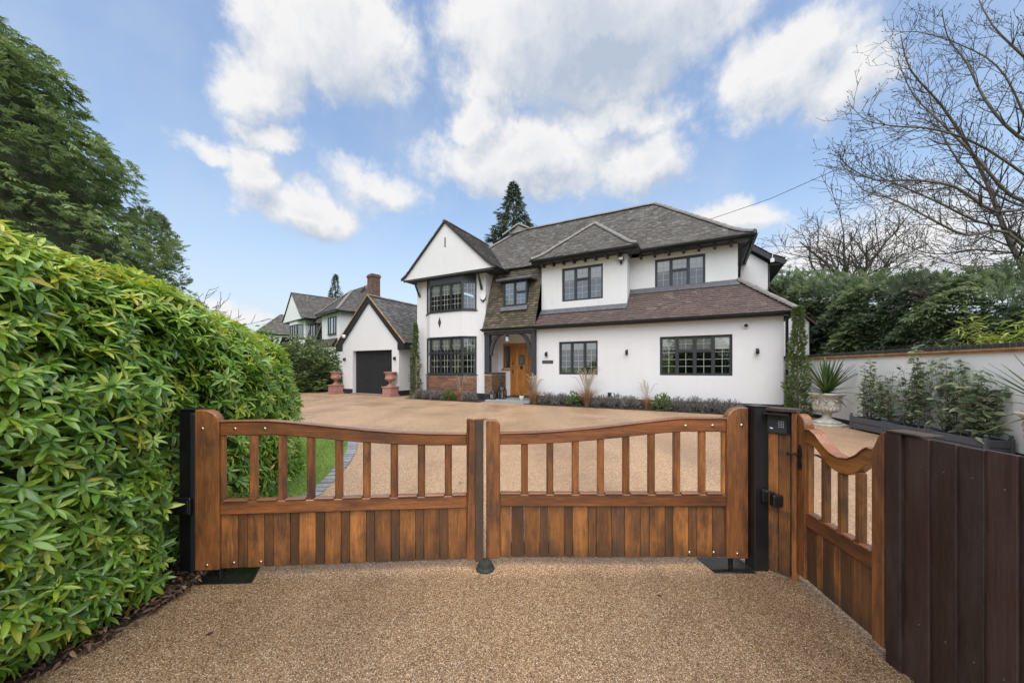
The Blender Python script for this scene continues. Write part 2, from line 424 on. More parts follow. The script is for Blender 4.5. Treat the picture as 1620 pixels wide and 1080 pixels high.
def m_resin():
    m, n, l, b = newmat('resin_bound_gravel')
    v = coord(n)
    vo = n.new('ShaderNodeTexVoronoi'); vo.inputs['Scale'].default_value = 210; l.new(v, vo.inputs['Vector'])
    wn_ = n.new('ShaderNodeTexWhiteNoise'); l.new(vo.outputs['Position'], wn_.inputs[0])
    peb = ramp(n, l, wn_.outputs['Value'], [(0, (.045, .030, .018)), (.12, (.13, .078, .039)), (.38, (.24, .15, .079)), (.62, (.33, .218, .12)),
                                            (.82, (.38, .27, .165)), (.94, (.52, .42, .30)), (1, (.66, .60, .50))])
    gap = ramp(n, l, vo.outputs['Distance'], [(.3, (1, 1, 1)), (.62, (.62, .58, .53))])
    c = mixc(n, l, 1.0, peb.outputs[0], gap.outputs[0], 'MULTIPLY')
    big = noise(n, l, .7, 7, .62, v, .4)
    br = ramp(n, l, big.outputs[0], [(.30, (.74, .73, .72)), (.5, (1.0, 1.0, 1.0)), (.75, (1.1, 1.07, 1.03))])
    c = mixc(n, l, 1.0, c, br.outputs[0], 'MULTIPLY')
    trk = noise(n, l, .55, 4, .6, mapping(n, l, v, (1.6, .22, 1), (3, 5, 0)), .5)
    tr_ = ramp(n, l, trk.outputs[0], [(.36, (.84, .83, .82)), (.52, (1.0, 1.0, 1.0)), (.7, (1.07, 1.06, 1.04))])
    c = mixc(n, l, 1.0, c, tr_.outputs[0], 'MULTIPLY')
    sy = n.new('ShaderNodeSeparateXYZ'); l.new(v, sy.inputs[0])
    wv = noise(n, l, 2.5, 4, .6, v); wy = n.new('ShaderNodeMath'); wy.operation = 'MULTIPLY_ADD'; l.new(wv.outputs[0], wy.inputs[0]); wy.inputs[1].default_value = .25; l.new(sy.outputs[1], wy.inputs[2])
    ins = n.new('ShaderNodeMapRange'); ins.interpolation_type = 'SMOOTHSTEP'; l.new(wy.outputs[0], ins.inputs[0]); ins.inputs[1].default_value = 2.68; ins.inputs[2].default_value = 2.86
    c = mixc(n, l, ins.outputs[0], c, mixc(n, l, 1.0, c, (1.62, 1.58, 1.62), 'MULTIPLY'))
    md = noise(n, l, 40, 4, .7, v); mr = ramp(n, l, md.outputs[0], [(.3, (.84, .82, .80)), (.7, (1.2, 1.18, 1.14))])
    c = mixc(n, l, 1.0, c, mr.outputs[0], 'MULTIPLY')
    l.new(c, b.inputs['Base Color'])
    rr = n.new('ShaderNodeMapRange'); l.new(big.outputs[0], rr.inputs[0]); rr.inputs[1].default_value = .35; rr.inputs[2].default_value = .65
    rr.inputs[3].default_value = .38; rr.inputs[4].default_value = .58; l.new(rr.outputs[0], b.inputs['Roughness'])
    inv = n.new('ShaderNodeMath'); inv.operation = 'SUBTRACT'; inv.inputs[0].default_value = 1; l.new(vo.outputs['Distance'], inv.inputs[1])
    bump(n, l, inv.outputs[0], .45, .004, b)
    return m

def m_grass(name='lawn_grass'):
    m, n, l, b = newmat(name)
    v = coord(n)
    a = noise(n, l, 1.6, 6, .7, v); f = noise(n, l, 60, 4, .7, v)
    r = ramp(n, l, a.outputs[0], [(.3, (.08, .14, .028)), (.55, (.14, .23, .045)), (.75, (.23, .29, .075))])
    fr = ramp(n, l, f.outputs[0], [(.3, (.55, .55, .5)), (.7, (1.35, 1.35, 1.2))])
    l.new(mixc(n, l, 1.0, r.outputs[0], fr.outputs[0], 'MULTIPLY'), b.inputs['Base Color'])
    b.inputs['Roughness'].default_value = .9
    bump(n, l, f.outputs[0], .8, .02, b)
    return m

def m_glass():
    m, n, l, b = newmat('window_glass')
    n.remove(b)
    tr = n.new('ShaderNodeBsdfTransparent'); tr.inputs[0].default_value = (.86, .9, .89, 1)
    gl_ = n.new('ShaderNodeBsdfGlossy'); gl_.inputs['Roughness'].default_value = .01; gl_.inputs[0].default_value = (.93, .96, 1, 1)
    lw = n.new('ShaderNodeFresnel'); lw.inputs[0].default_value = 1.75
    v = coord(n); w = noise(n, l, 3.5, 2, .5, v)
    bp = n.new('ShaderNodeBump'); bp.inputs['Strength'].default_value = .06; bp.inputs['Distance'].default_value = .05
    l.new(w.outputs[0], bp.inputs['Height']); l.new(bp.outputs[0], gl_.inputs['Normal'])
    x = n.new('ShaderNodeMixShader')
    ma = n.new('ShaderNodeMath'); ma.operation = 'MULTIPLY_ADD'; ma.inputs[1].default_value = 1.0; ma.inputs[2].default_value = .18
    l.new(lw.outputs[0], ma.inputs[0]); l.new(ma.outputs[0], x.inputs[0])
    l.new(tr.outputs[0], x.inputs[1]); l.new(gl_.outputs[0], x.inputs[2]); l.new(x.outputs[0], n['Material Output'].inputs[0])
    return m

M = {}
M['render'] = m_render()
M['wallpaint'] = plain('white_masonry_paint', (.87, .865, .85), .85, .03, 3, .25, bmp=.2)
M['black'] = plain('black_paint', (.016, .017, .019), .45, .25, 14, bmp=.15)
M['frame'] = plain('dark_grey_frame', (.028, .030, .034), .42, .12, 20)
M['timber'] = plain('charcoal_timber', (.030, .032, .037), .7, .3, 12, bmp=.4)
M['garage'] = plain('near_black_boards', (.014, .015, .017), .6, .35, 9, bmp=.5)
M['lead'] = plain('lead', (.10, .104, .114), .6, .3, 9, bmp=.3)
M['came'] = plain('lead_came', (.40, .40, .38), .5, .1, 30)
M['blind'] = plain('blind_cloth', (.78, .77, .73), .9, .06, 20)
M['inside'] = plain('dim_plaster', (.20, .19, .17), .9, .2, 2)
M['glass'] = m_glass()
M['tile'] = m_tiles('grey_clay_tiles', [(0, (.105, .095, .086)), (.3, (.130, .119, .109)), (.55, (.155, .143, .132)), (.85, (.185, .174, .162)), (1, (.25, .24, .228))], (.135, .127, .105), .35)
M['tile2'] = m_tiles('brown_clay_tiles', [(0, (.088, .064, .058)), (.4, (.108, .076, .067)), (.75, (.128, .088, .075)), (.95, (.155, .10, .08)), (1, (.19, .15, .13))], (.10, .08, .075), .3, .6)
M['tile3'] = m_tiles('mossy_brown_tiles', [(0, (.07, .058, .048)), (.4, (.12, .10, .08)), (.75, (.165, .135, .105)), (1, (.24, .18, .125))], (.12, .115, .06), .6)
M['tile4'] = m_tiles('slate_grey_tiles', [(0, (.10, .096, .094)), (.5, (.15, .146, .142)), (1, (.23, .226, .22))], (.12, .12, .11), .3)
M['ridge'] = plain('ridge_clay', (.20, .185, .17), .85, .35, 9, bmp=.5)
M['deck'] = plain('roof_felt', (.03, .028, .026), .9, .2, 5)
M['brick'] = m_brick('red_brick', [(0, (.10, .055, .045)), (.35, (.20, .085, .055)), (.7, (.27, .12, .075)), (.9, (.33, .18, .11)), (1, (.12, .085, .07))], (.10, .075, .06))
M['brick2'] = m_brick('mossy_brick', [(0, (.10, .06, .05)), (.4, (.20, .095, .062)), (.75, (.24, .15, .085)), (1, (.16, .15, .075))], (.12, .11, .05))
M['blackbrick'] = m_brick('dark_engineering_brick', [(0, (.03, .03, .032)), (1, (.062, .060, .06))], (.03, .03, .03))
M['mortar'] = plain('mortar', (.34, .30, .25), .95, .2, 25, bmp=.4)
M['ochre'] = plain('creasing_tile', (.36, .20, .085), .85, .4, 6, bmp=.3)
M['resin'] = m_resin()
M['grass'] = m_grass()
M['soil'] = plain('bark_soil', (.035, .024, .017), .95, .6, 22, bmp=1.0)
M['sett'] = m_brick('granite_sett', [(0, (.20, .205, .215)), (1, (.33, .335, .345))], (.10, .10, .10))
M['concrete'] = plain('concrete_edge', (.23, .19, .15), .9, .6, 120, bmp=.8)
OR, DK = (.34, .115, .026), (.045, .024, .016)
M['wz'] = m_wood('varnished_board', 'z', (.375, .150, .044), DK, .9, .36, .45, 1.0)
M['wz_dark'] = m_wood('weathered_board', 'z', (.19, .082, .032), (.04, .026, .02), .8, .42, .5, 1.0)
M['wstile'] = m_wood('varnished_stile', 'z', (.29, .112, .037), DK, .85, .34, .3)
M['wrail'] = m_wood('varnished_rail', 'x', (.27, .10, .035), DK, .85, .28, .25)
M['wcap'] = m_wood('wet_capping', 'x', (.25, .105, .05), DK, .6, .22, .2)
M['worange'] = m_wood('bright_varnish', 'x', (.42, .17, .036), DK, .8, .30, .25)
M['wold'] = m_wood('grey_brown_strip', 'z', (.085, .052, .034), (.03, .022, .018), .8, .6, .3)
M['fence'] = m_wood('dark_stained_board', 'z', (.042, .020, .016), (.085, .058, .050), .42, .55, .5)
M['door'] = m_wood('oak_door', 'z', (.42, .165, .032), (.16, .06, .015), .5, .35, .25)
M['steel'] = plain('black_gate_steel', (.012, .012, .013), .3, .3, 8, spec=.6)
M['brass'] = plain('brass_bolt', (.62, .50, .34), .3, .2, 60, metal=1.0)
M['iron'] = plain('wrought_iron', (.012, .012, .012), .4, .3, 40, bmp=.4)
M['plate'] = plain('wet_black_plate', (.012, .014, .010), .16, .6, 5, spec=.7)
M['grey'] = plain('slate_grey_planter', (.085, .09, .10), .6, .12, 14, bmp=.15)
M['stone'] = plain('mossy_cast_stone', (.44, .42, .36), .9, .35, 11, bmp=.7)
M['terra'] = plain('terracotta', (.36, .18, .145), .85, .3, 14, bmp=.4)
M['white'] = plain('white_plastic', (.78, .78, .77), .4, .04, 10)
M['key'] = plain('pale_keys', (.5, .5, .52), .4, .1, 10)
M['bark'] = plain('grey_bark', (.12, .105, .085), .9, .4, 16, bmp=.6)
M['twig'] = plain('dark_twig', (.055, .045, .038), .9, .4, 12)
M['cane'] = plain('bamboo_cane', (.42, .28, .13), .7, .2, 20)
M['plinth'] = plain('black_plinth', (.022, .024, .029), .55, .3, 7, bmp=.5)
# ================================================================== ground
def sheet(name, pts, dz, mat, step=.35, kind='structure'):
    """A polygon laid on the ground, subdivided so that it follows the rise of the drive."""
    bm = bmesh.new()
    vs = [bm.verts.new((x, y, 0)) for x, y in pts]
    bm.faces.new(vs)
    for k in np.arange(2.9, 6.7, step):
        bmesh.ops.bisect_plane(bm, geom=bm.verts[:] + bm.edges[:] + bm.faces[:], plane_co=(0, float(k), 0), plane_no=(0, 1, 0))
    bmesh.ops.triangulate(bm, faces=bm.faces[:])
    for v in bm.verts: v.co.z = gz(v.co.x, v.co.y) + dz
    bmesh.ops.recalc_face_normals(bm, faces=bm.faces)
    if sum(f.normal.z for f in bm.faces) < 0: bmesh.ops.reverse_faces(bm, faces=bm.faces)
    me = bpy.data.meshes.new(name); bm.to_mesh(me); bm.free()
    o = link(name, me, None, mat)
    if kind: o['kind'] = kind
    return o

sheet('ground', [(-900, -700), (900, -700), (900, 1500), (-900, 1500)], -.03, M['grass'])
sheet('driveway', [(-13, -9), (7.2, -9), (9.6, 16), (9.0, 24), (-13.5, 24)], 0.0, M['resin'])
LAWN = [(-2.26, 4.12), (-2.30, 4.6), (-2.38, 5.1), (-2.52, 5.65), (-2.74, 6.2), (-3.0, 6.8), (-3.4, 7.4), (-4.0, 7.9), (-5.0, 8.25), (-7, 8.4), (-13, 8.4),
        (-13, 3.3), (-4.5, 3.3), (-3.0, 3.45), (-2.5, 3.75)]
sheet('lawn', LAWN, .006, M['grass'])
sheet('far_lawn', [(-30, 10.5), (-12.2, 12.5), (-11.6, 17.5), (-10.9, 20.6), (-9.0, 21.5), (-9.0, 40), (-40, 40)], .008, M['grass'])
sheet('hedge_bed', [(-2.20, 2.62), (-2.22, 2.3), (-2.31, 1.73), (-2.38, 1.2), (-2.4, -1), (-5, -1), (-5, 5.5), (-3.0, 4.6), (-2.6, 3.4), (-2.32, 2.62)], .009, M['soil'])

# granite setts round the lawn, each one a piece
kerb = empty('sett_edging', (0, 0, 0), 0, 'curved edging of grey granite setts round the front lawn', 'edging')
kerb['kind'] = 'structure'
line = [(-3.3, 3.47)] + [LAWN[13], LAWN[14]] + LAWN[:9]
pts = []
for (x0, y0), (x1, y1) in zip(line[:-1], line[1:]):
    n = max(1, int(math.hypot(x1 - x0, y1 - y0) / .02))
    pts += [(x0 + (x1 - x0) * i / n, y0 + (y1 - y0) * i / n) for i in range(n)]
sett_me = [MB().box(-.078, .078, -.05, .05, -.06, .014 + .004 * k).mesh('sett', .008) for k in range(3)]
for m_ in sett_me: m_.materials.append(M['sett'])
acc = 0.0; last = pts[0]
for i in range(1, len(pts) - 1):
    acc += math.hypot(pts[i][0] - last[0], pts[i][1] - last[1]); last = pts[i]
    if acc >= .112:
        acc = 0
        dx, dy = pts[i + 1][0] - pts[i - 1][0], pts[i + 1][1] - pts[i - 1][1]
        o = link('sett', random.choice(sett_me), kerb)
        o.location = (last[0], last[1], gz(*last) + .002)
        o.rotation_euler = (random.uniform(-.03, .03), random.uniform(-.03, .03), math.atan2(dy, dx) + math.pi / 2 + random.uniform(-.05, .05))

# ================================================================== double gate
def arc_prof(cx, cz, r, a0, a1, n=7):
    return [(cx + r * math.cos(R(a0 + (a1 - a0) * i / n)), cz + r * math.sin(R(a0 + (a1 - a0) * i / n))) for i in range(n + 1)]

def xz_solid(name, pts, y0, y1, mat, parent, bev=.004):
    return MB().extr([(x, y0, z) for x, z in pts], (0, y1 - y0, 0)).build(name, mat, parent, bev)

bolt_me = MB().lathe([(.012, 0), (.0115, .003), (.008, .006), (.003, .0075)], 10).mesh('bolt_head', 0, True); bolt_me.materials.append(M['brass'])

def gate_leaf(name, hinge, meet, front, label, seq, spind, meet_w, strip):
    hx, hy = hinge; mx, my = meet
    L = math.hypot(mx - hx, my - hy)
    g = empty(name, (hx, hy, 0), math.atan2(my - hy, mx - hx), label, 'gate', 'double driveway gates')
    s = front                                        # side of local y that faces the street
    def Y(a, b): return (min(a * s, b * s), max(a * s, b * s))
    HW = .165
    # hanging stile with a rounded shoulder
    p = [(0, .06), (HW, .06), (HW, 1.10)] + arc_prof(HW - .105, 1.10, .105, 0, 90) + [(0, 1.205)]
    xz_solid('hanging_stile', p, *Y(-.034, .034), M['wstile'], g, .006)
    p = [(L - meet_w, .06), (L, .06), (L, 1.105), (L - .02, 1.11)] + arc_prof(L - meet_w + .055, 1.055, .055, 90, 180)
    xz_solid('meeting_stile', p, *Y(-.032, .032), M['wstile'], g, .006)
    # swept top rail
    top = [(HW, 1.117), (.36, 1.118), (.5, 1.118), (.62, 1.107), (.78, 1.089), (.95, 1.068), (1.15, 1.045), (1.4, 1.022), (1.65, 1.008), (L - meet_w, 1.003)]
    bot = [(L - meet_w, .922), (1.65, .926), (1.4, .937), (1.15, .957), (.95, .978), (.78, .997), (.62, 1.012), (.5, 1.020), (.36, 1.020), (HW, 1.020)]
    xz_solid('top_rail', top + bot, *Y(-.026, .026), M['wrail'], g, .006)
    cap = top + [(x, z + .009) for x, z in top[::-1]]
    xz_solid('rail_capping', cap, *Y(-.034, .034), M['wcap'], g, .002)
    xz_solid('middle_rail', [(HW, .452), (L - meet_w, .452), (L - meet_w, .545), (HW, .545)], *Y(-.027, .027), M['wrail'], g, .006)
    xz_solid('bottom_rail', [(HW, .065), (L - meet_w, .065), (L - meet_w, .16), (HW, .16)], *Y(.0, .027) if False else Y(.012, .034), M['wrail'], g, .004)
    def ztop(x):
        for (x0, z0), (x1, z1) in zip(bot[::-1][:-1], bot[::-1][1:]):
            if x0 <= x <= x1: return z0 + (z1 - z0) * (x - x0) / (x1 - x0)
        return 1.0
    for x in spind:
        w = .026
        xz_solid('spindle', [(x - w, .54), (x + w, .54), (x + w, ztop(x + w) + .006), (x - w, ztop(x - w) + .006)], *Y(-.02, .02), M['wstile'], g, .009)
    xz_solid('side_stop', [(HW, .545), (HW + .022, .545), (HW + .022, 1.02), (HW, 1.02)], *Y(-.018, .018), M['wz'], g, .004)
    # the bead along the middle rail between spindles
    edges = [HW + .022] + [e for x in spind for e in (x - .026, x + .026)] + [L - meet_w]
    for a, b in zip(edges[::2], edges[1::2]):
        xz_solid('sill_bead', [(a + .002, .543), (b - .002, .543), (b - .002, .557), (a + .002, .557)], *Y(-.033, .02), M['wcap'], g, .004)
    # boards: wide light ones and narrow weathered ones by turns
    x = HW; i = 0
    while x < L - meet_w - .01:
        w = seq[i % len(seq)]
        x1 = min(x + w[0], L - meet_w)
        if L - meet_w - x1 < .03: x1 = L - meet_w
        d = -.016 if w[1] == 'l' else -.0135
        j = random.uniform(-.0015, .0015)
        xz_solid('board', [(x + .0015, .062), (x1 - .0015, .062), (x1 - .0015, .456), (x + .0015, .456)], *Y(d + j, .011), M['wz'] if w[1] == 'l' else M['wz_dark'], g, .003)
        x = x1; i += 1
    for bx, bz, by in [(.055, 1.072, .034), (.27, 1.068, .026), (.475, 1.066, .026), (.085, .098, .034), (.255, .10, .0165), (.44, .10, .0165)]:
        b = link('bolt', bolt_me, g); b.location = (bx, -by * s, bz); b.rotation_euler = (R(90) * s, 0, 0)
    if strip:
        xz_solid('cover_strip', [(L - .004, .058), (L + .058, .058), (L + .058, 1.122), (L - .004, 1.122)], *Y(-.058, -.034), M['wold'], g, .004)
    return g
SEQ = [(.118, 'l'), (.062, 'd')]
gate_leaf('driveway_gate', (-2.262, 2.597), (-.275, 2.745), 1, 'left wooden driveway gate leaf with a worn cover strip on its edge', SEQ,
          [.385 + .2 * i for i in range(8)], .07, True)
gate_leaf('driveway_gate', (1.794, 2.764), (-.196, 2.764), -1, 'right wooden driveway gate leaf hung beside the keypad panel', [(.10, 'd'), (.118, 'l'), (.062, 'd'), (.118, 'l'), (.062, 'd'), (.12, 'l'), (.07, 'd'), (.118, 'l')],
          [.34 + .194 * i for i in range(8)], .105, False)

def steel_post(x0, x1, y, h, label):
    p = empty('gate_post', ((x0 + x1) / 2, y, 0), 0, label, 'gate post', 'black steel gate posts')
    w = (x1 - x0) / 2
    MB().box(-w, w, -.06, .06, -.05, h).build('post', M['steel'], p, .006)
    MB().box(-w - .004, w + .004, -.064, .064, h, h + .008).build('cap', M['steel'], p, .002)
    return p
p = steel_post(-2.405, -2.278, 2.66, 1.20, 'black steel gate post half hidden in the leafy hedge')
MB().box(.03, .064, -.075, .05, .04, 1.18).build('edge_angle', M['frame'], p, .004)
br = MB(); br.box(-.10, .055, -.105, -.06, .46, .58); br.build('hinge_bracket', M['steel'], p, .006)
MB().box(-.02, .05, -.118, -.105, .475, .565).build('bracket_plate', M['steel'], p, .003)
p = steel_post(1.80, 1.905, 2.73, 1.215, 'black steel gate post between gate leaf and keypad panel')
MB().tube([(.0, -.06, .60), (.03, -.10, .60), (.06, -.105, .59)], .012, 8).build('arm', M['steel'], p)
MB().box(.035, .105, -.135, -.085, .50, .585).build('photocell_box', M['steel'], p, .006)
MB().box(-.01, .03, -.085, -.06, .52, .61).build('arm_plate', M['steel'], p, .003)

# ground plates of the gate motors
for nm, pts_, lb in (('gate_motor_plate', [(-2.24, 2.50), (-1.82, 2.52), (-1.93, 2.80), (-2.25, 2.80)], 'wet dark motor cover plate under the left gate leaf'),
                     ('gate_motor_plate', [(1.49, 2.64), (1.795, 2.64), (1.795, 2.86), (1.46, 2.86)], 'wet dark motor cover plate under the right gate leaf')):
    t = empty(nm, (*pts_[0], 0), 0, lb, 'plate', 'gate motor plates')
    x0, y0 = pts_[0]
    MB().extr([(x - x0, y - y0, -.01) for x, y in pts_], (0, 0, .016)).build('plate', M['plate'], t, .003)
    xs = .11 if 'left' in lb else .19
    MB().tube([(xs, .13, .004), (xs, .13, .062)], .016, 10).build('pivot_pin', M['steel'], t)
stop = MB().lathe([(.072, 0), (.07, .014), (.058, .022), (.050, .05), (.040, .064), (.012, .07)], 12).build('gate_stop', plain('mossy_rubber', (.022, .026, .020), .75, .5, 40, bmp=.6), None, .004, False)
stop.location = (-.20, 2.70, 0.0); tag(stop, 'small dark domed stop on the drive under the meeting gates', 'gate stop')

# ================================================================== panel with keypad, pedestrian gate, fence
pa = math.atan2(2.58 - 2.70, 2.0 - 1.905)
pan = empty('keypad_panel', (1.908, 2.70, 0), pa, 'narrow wooden panel between the black post and the pedestrian gate', 'panel')
for i in range(2):
    MB().box(.002 + i * .075, .0735 + i * .075, -.012, .02, .01, 1.185).build('board', M['wz'], pan, .004)
MB().box(.151, .158, -.004, .03, .01, 1.185).build('dark_joint', M['wz_dark'], pan)
MB().box(.158, .188, -.03, .05, .0, 1.19).build('post', M['wstile'], pan, .004)
MB().box(-.006, .196, -.04, .06, 1.19, 1.215).build('capping', M['wold'], pan, .003)
MB().box(.02, .15, .021, .05, .3, .38).build('rail', M['wrail'], pan, .003)
kp = empty('gate_keypad', (1.908, 2.70, 1.03), pa, 'black hooded entry keypad with pale keys on the wooden panel', 'keypad')
MB().box(.012, .138, -.034, -.0125, 0, .14).build('back_box', M['frame'], kp, .004)
MB().extr([(.002, -.013, .15), (.002, -.078, .142), (.002, -.075, .136), (.002, -.013, .143)], (.146, 0, 0)).build('hood', M['steel'], kp, .001)
for x in (.002, .145):
    MB().extr([(x, -.013, .0), (x, -.036, .0), (x, -.072, .137), (x, -.013, .143)], (.004, 0, 0)).build('hood_side', M['steel'], kp)
for r_ in range(4):
    for c_ in range(3):
        MB().box(.083 + c_ * .013, .089 + c_ * .013, -.038, -.034, .045 + r_ * .013, .051 + r_ * .013).build('key', M['key'], kp, .001)
MB().extr([(.028, -.038, .040), (.052, -.038, .038), (.046, -.038, .030), (.036, -.038, .030)], (0, .004, 0)).build('badge', M['white'], kp)
MB().box(.045, .10, -.037, -.034, .10, .125).build('speaker_grille', M['black'], kp, .001)

# pedestrian gate
A0, A1 = Vector((2.052, 2.555)), Vector((1.952, 1.862))
LP = (A1 - A0).length
pg = empty('pedestrian_gate', (A0.x, A0.y, 0), math.atan2(A1.y - A0.y, A1.x - A0.x), 'small wooden side gate with a swept swan-neck top rail and iron latch', 'gate')
def S(name, pts, y0, y1, mat, bev=.005): return xz_solid(name, pts, y0, y1, mat, pg, bev)
S('latch_stile', [(0, .05), (.085, .05), (.085, 1.10)] + arc_prof(.0, 1.10, .085, 0, 70, 6) + [(0, 1.182)], -.03, .03, M['wstile'])
S('hinge_stile', [(LP - .075, .05), (LP, .05), (LP, 1.175), (LP - .03, 1.15), (LP - .075, 1.06)], -.03, .03, M['wstile'])
top = [(.085, 1.082), (.14, 1.083), (.19, 1.062), (.25, 1.015), (.32, .975), (.39, .962), (.46, .972), (.52, 1.005), (.57, 1.05), (.60, 1.068), (LP - .075, 1.064)]
bot = [(x, z - .092) for x, z in top[::-1]]
S('top_rail', top + bot, -.026, .026, M['worange'], .004)
S('rail_capping', top + [(x, z + .007) for x, z in top[::-1]], -.036, .036, M['wcap'], .002)
S('middle_rail', [(.085, .42), (LP - .075, .42), (LP - .075, .512), (.085, .512)], -.026, .026, M['wrail'])
for x in (.245, .385, .52):
    z = np.interp(x, [q[0] for q in top], [q[1] for q in top]) - .088
    S('spindle', [(x - .022, .505), (x + .022, .505), (x + .022, z), (x - .022, z)], -.02, .02, M['wz'], .008)
S('side_stop', [(.085, .512), (.105, .512), (.105, .99), (.085, .99)], -.018, .018, M['wz'], .003)
for a, b in ((.105, .223), (.267, .363), (.407, .498), (.542, LP - .075)):
    S('sill_bead', [(a + .002, .51), (b - .002, .51), (b - .002, .524), (a + .002, .524)], -.034, .02, M['wcap'], .003)
x = .085; i = 0
while x < LP - .08:
    w = (.095, .055)[i % 2]; x1 = min(x + w, LP - .075)
    S('board', [(x + .0015, .052), (x1 - .0015, .052), (x1 - .0015, .424), (x + .0015, .424)], -.015 + random.uniform(-.001, .001), .011, (M['wz_dark'], M['wz'])[i % 2], .003)
    x = x1; i += 1
S('bottom_rail', [(.085, .055), (LP - .075, .055), (LP - .075, .14), (.085, .14)], .0115, .034, M['wrail'], .003)
lt = MB()
lt.extr([(.03, -.031, .80), (.055, -.031, .80), (.06, -.031, .84), (.052, -.031, .87), (.062, -.031, .90), (.055, -.031, .95), (.0425, -.031, .975), (.03, -.031, .95), (.023, -.031, .90), (.033, -.031, .87), (.025, -.031, .84)], (0, -.006, 0))
lt.tube([(.042, -.037, .90), (.042, -.075, .905), (.03, -.085, .90), (.0, -.085, .895), (-.02, -.08, .90)], [.008, .008, .009, .008, .006], 8)
lt.tube([(.042, .03, .90), (.042, .075, .90), (.09, .085, .885), (.11, .085, .87)], [.007, .008, .007, .005], 8)
lt.build('latch', M['iron'], pg, 0, False)

# dark close-board fence, each board a piece
F0, F1 = Vector((1.945, 1.852)), Vector((1.885, -.10))
LF = (F1 - F0).length
fn = empty('board_fence', (F0.x, F0.y, 0), math.atan2(F1.y - F0.y, F1.x - F0.x), 'tall dark brown close-board fence at the right of the drive', 'fence')
MB().box(0, .075, -.028, .06, -.05, 1.178).build('post', M['fence'], fn, .004)
x = .0752; i = 0
while x < LF:
    w = .098 + random.uniform(-.008, .009)
    MB().extr([(x, -.006 - .004, -.03), (x + w + .012, -.0205, -.03), (x + w + .012, .0, -.03), (x, .0, -.03)], (0, 0, 1.203 + random.uniform(-.004, .004))).build('board', M['fence'], fn, .002)
    for z in (.29, 1.04):
        MB().lathe([(.0035, 0), (.003, .0012)], 6).xf(Matrix.Translation((x + w * .72 + random.uniform(-.006, .006), -.0175, z + random.uniform(-.012, .012))) @ Matrix.Rotation(R(90), 4, 'X')).build('nail', M['lead'], fn)
    x += w; i += 1
for z in (.25, 1.0):
    MB().box(.02, LF, .003, .045, z, z + .08).build('rail', M['fence'], fn, .003)
MB().box(.0, .17, -.03, .075, 1.178, 1.188).build('post_cap', M['wold'], fn, .002)

# ================================================================== white boundary wall with brick coping
def wallx(y): return 7.95 + .191 * (y - 9.5)
W0, W1 = Vector((wallx(12.2), 12.2)), Vector((wallx(3.0), 3.0))
LW = (W1 - W0).length
bw = empty('boundary_wall', (W0.x, W0.y, 0), math.atan2(W1.y - W0.y, W1.x - W0.x), 'white rendered garden wall topped with tile creasing and dark brick on edge', 'wall')
MB().box(0, LW, .0, .22, .0, 1.735).build('wall', M['wallpaint'], bw)
MB().box(0, LW, -.006, .1, .0, ZG + .10).build('black_base', M['plinth'], bw)
for k, (z, pr) in enumerate(((1.735, .035), (1.768, .05))):
    x = 0.0
    while x < LW:
        w = .265
        MB().box(x + .002, min(x + w, LW) - .002, -pr, .22 + pr, z, z + .031).build('creasing_tile', M['ochre'], bw, .002)
        x += w
MB().box(0, LW, .006, .214, 1.7995, 1.866).build('mortar_bed', M['mortar'], bw)
bme = MB().box(0, .064, -.004, .224, 1.800, 1.876).mesh('brick', .004); bme.materials.append(M['blackbrick'])
n = int(LW / .0755)
for k in range(n):
    o = link('brick', bme, bw); o.location = (k * .0755 + .004, random.uniform(-.003, .003), random.uniform(-.003, .003))
# ================================================================== building tools
def profile(h1, z0, z1, flare=.55, soft=.55):
    """Bell-cast roof profile: gentle at the eave, then straight to (h1, z1)."""
    k = (z1 - z0) / (h1 - flare * (1 - soft))
    pts = [(0, z0)]
    for i in range(1, 5):
        t = i / 4; h = flare * t
        pts.append((h, z0 + k * flare * (soft * t + (1 - soft) * t * t * .5) + 0))
    zb = pts[-1][1]; k2 = (z1 - zb) / (h1 - flare)
    for i in range(1, 7):
        pts.append((flare + (h1 - flare) * i / 6, zb + k2 * (h1 - flare) * i / 6))
    return pts

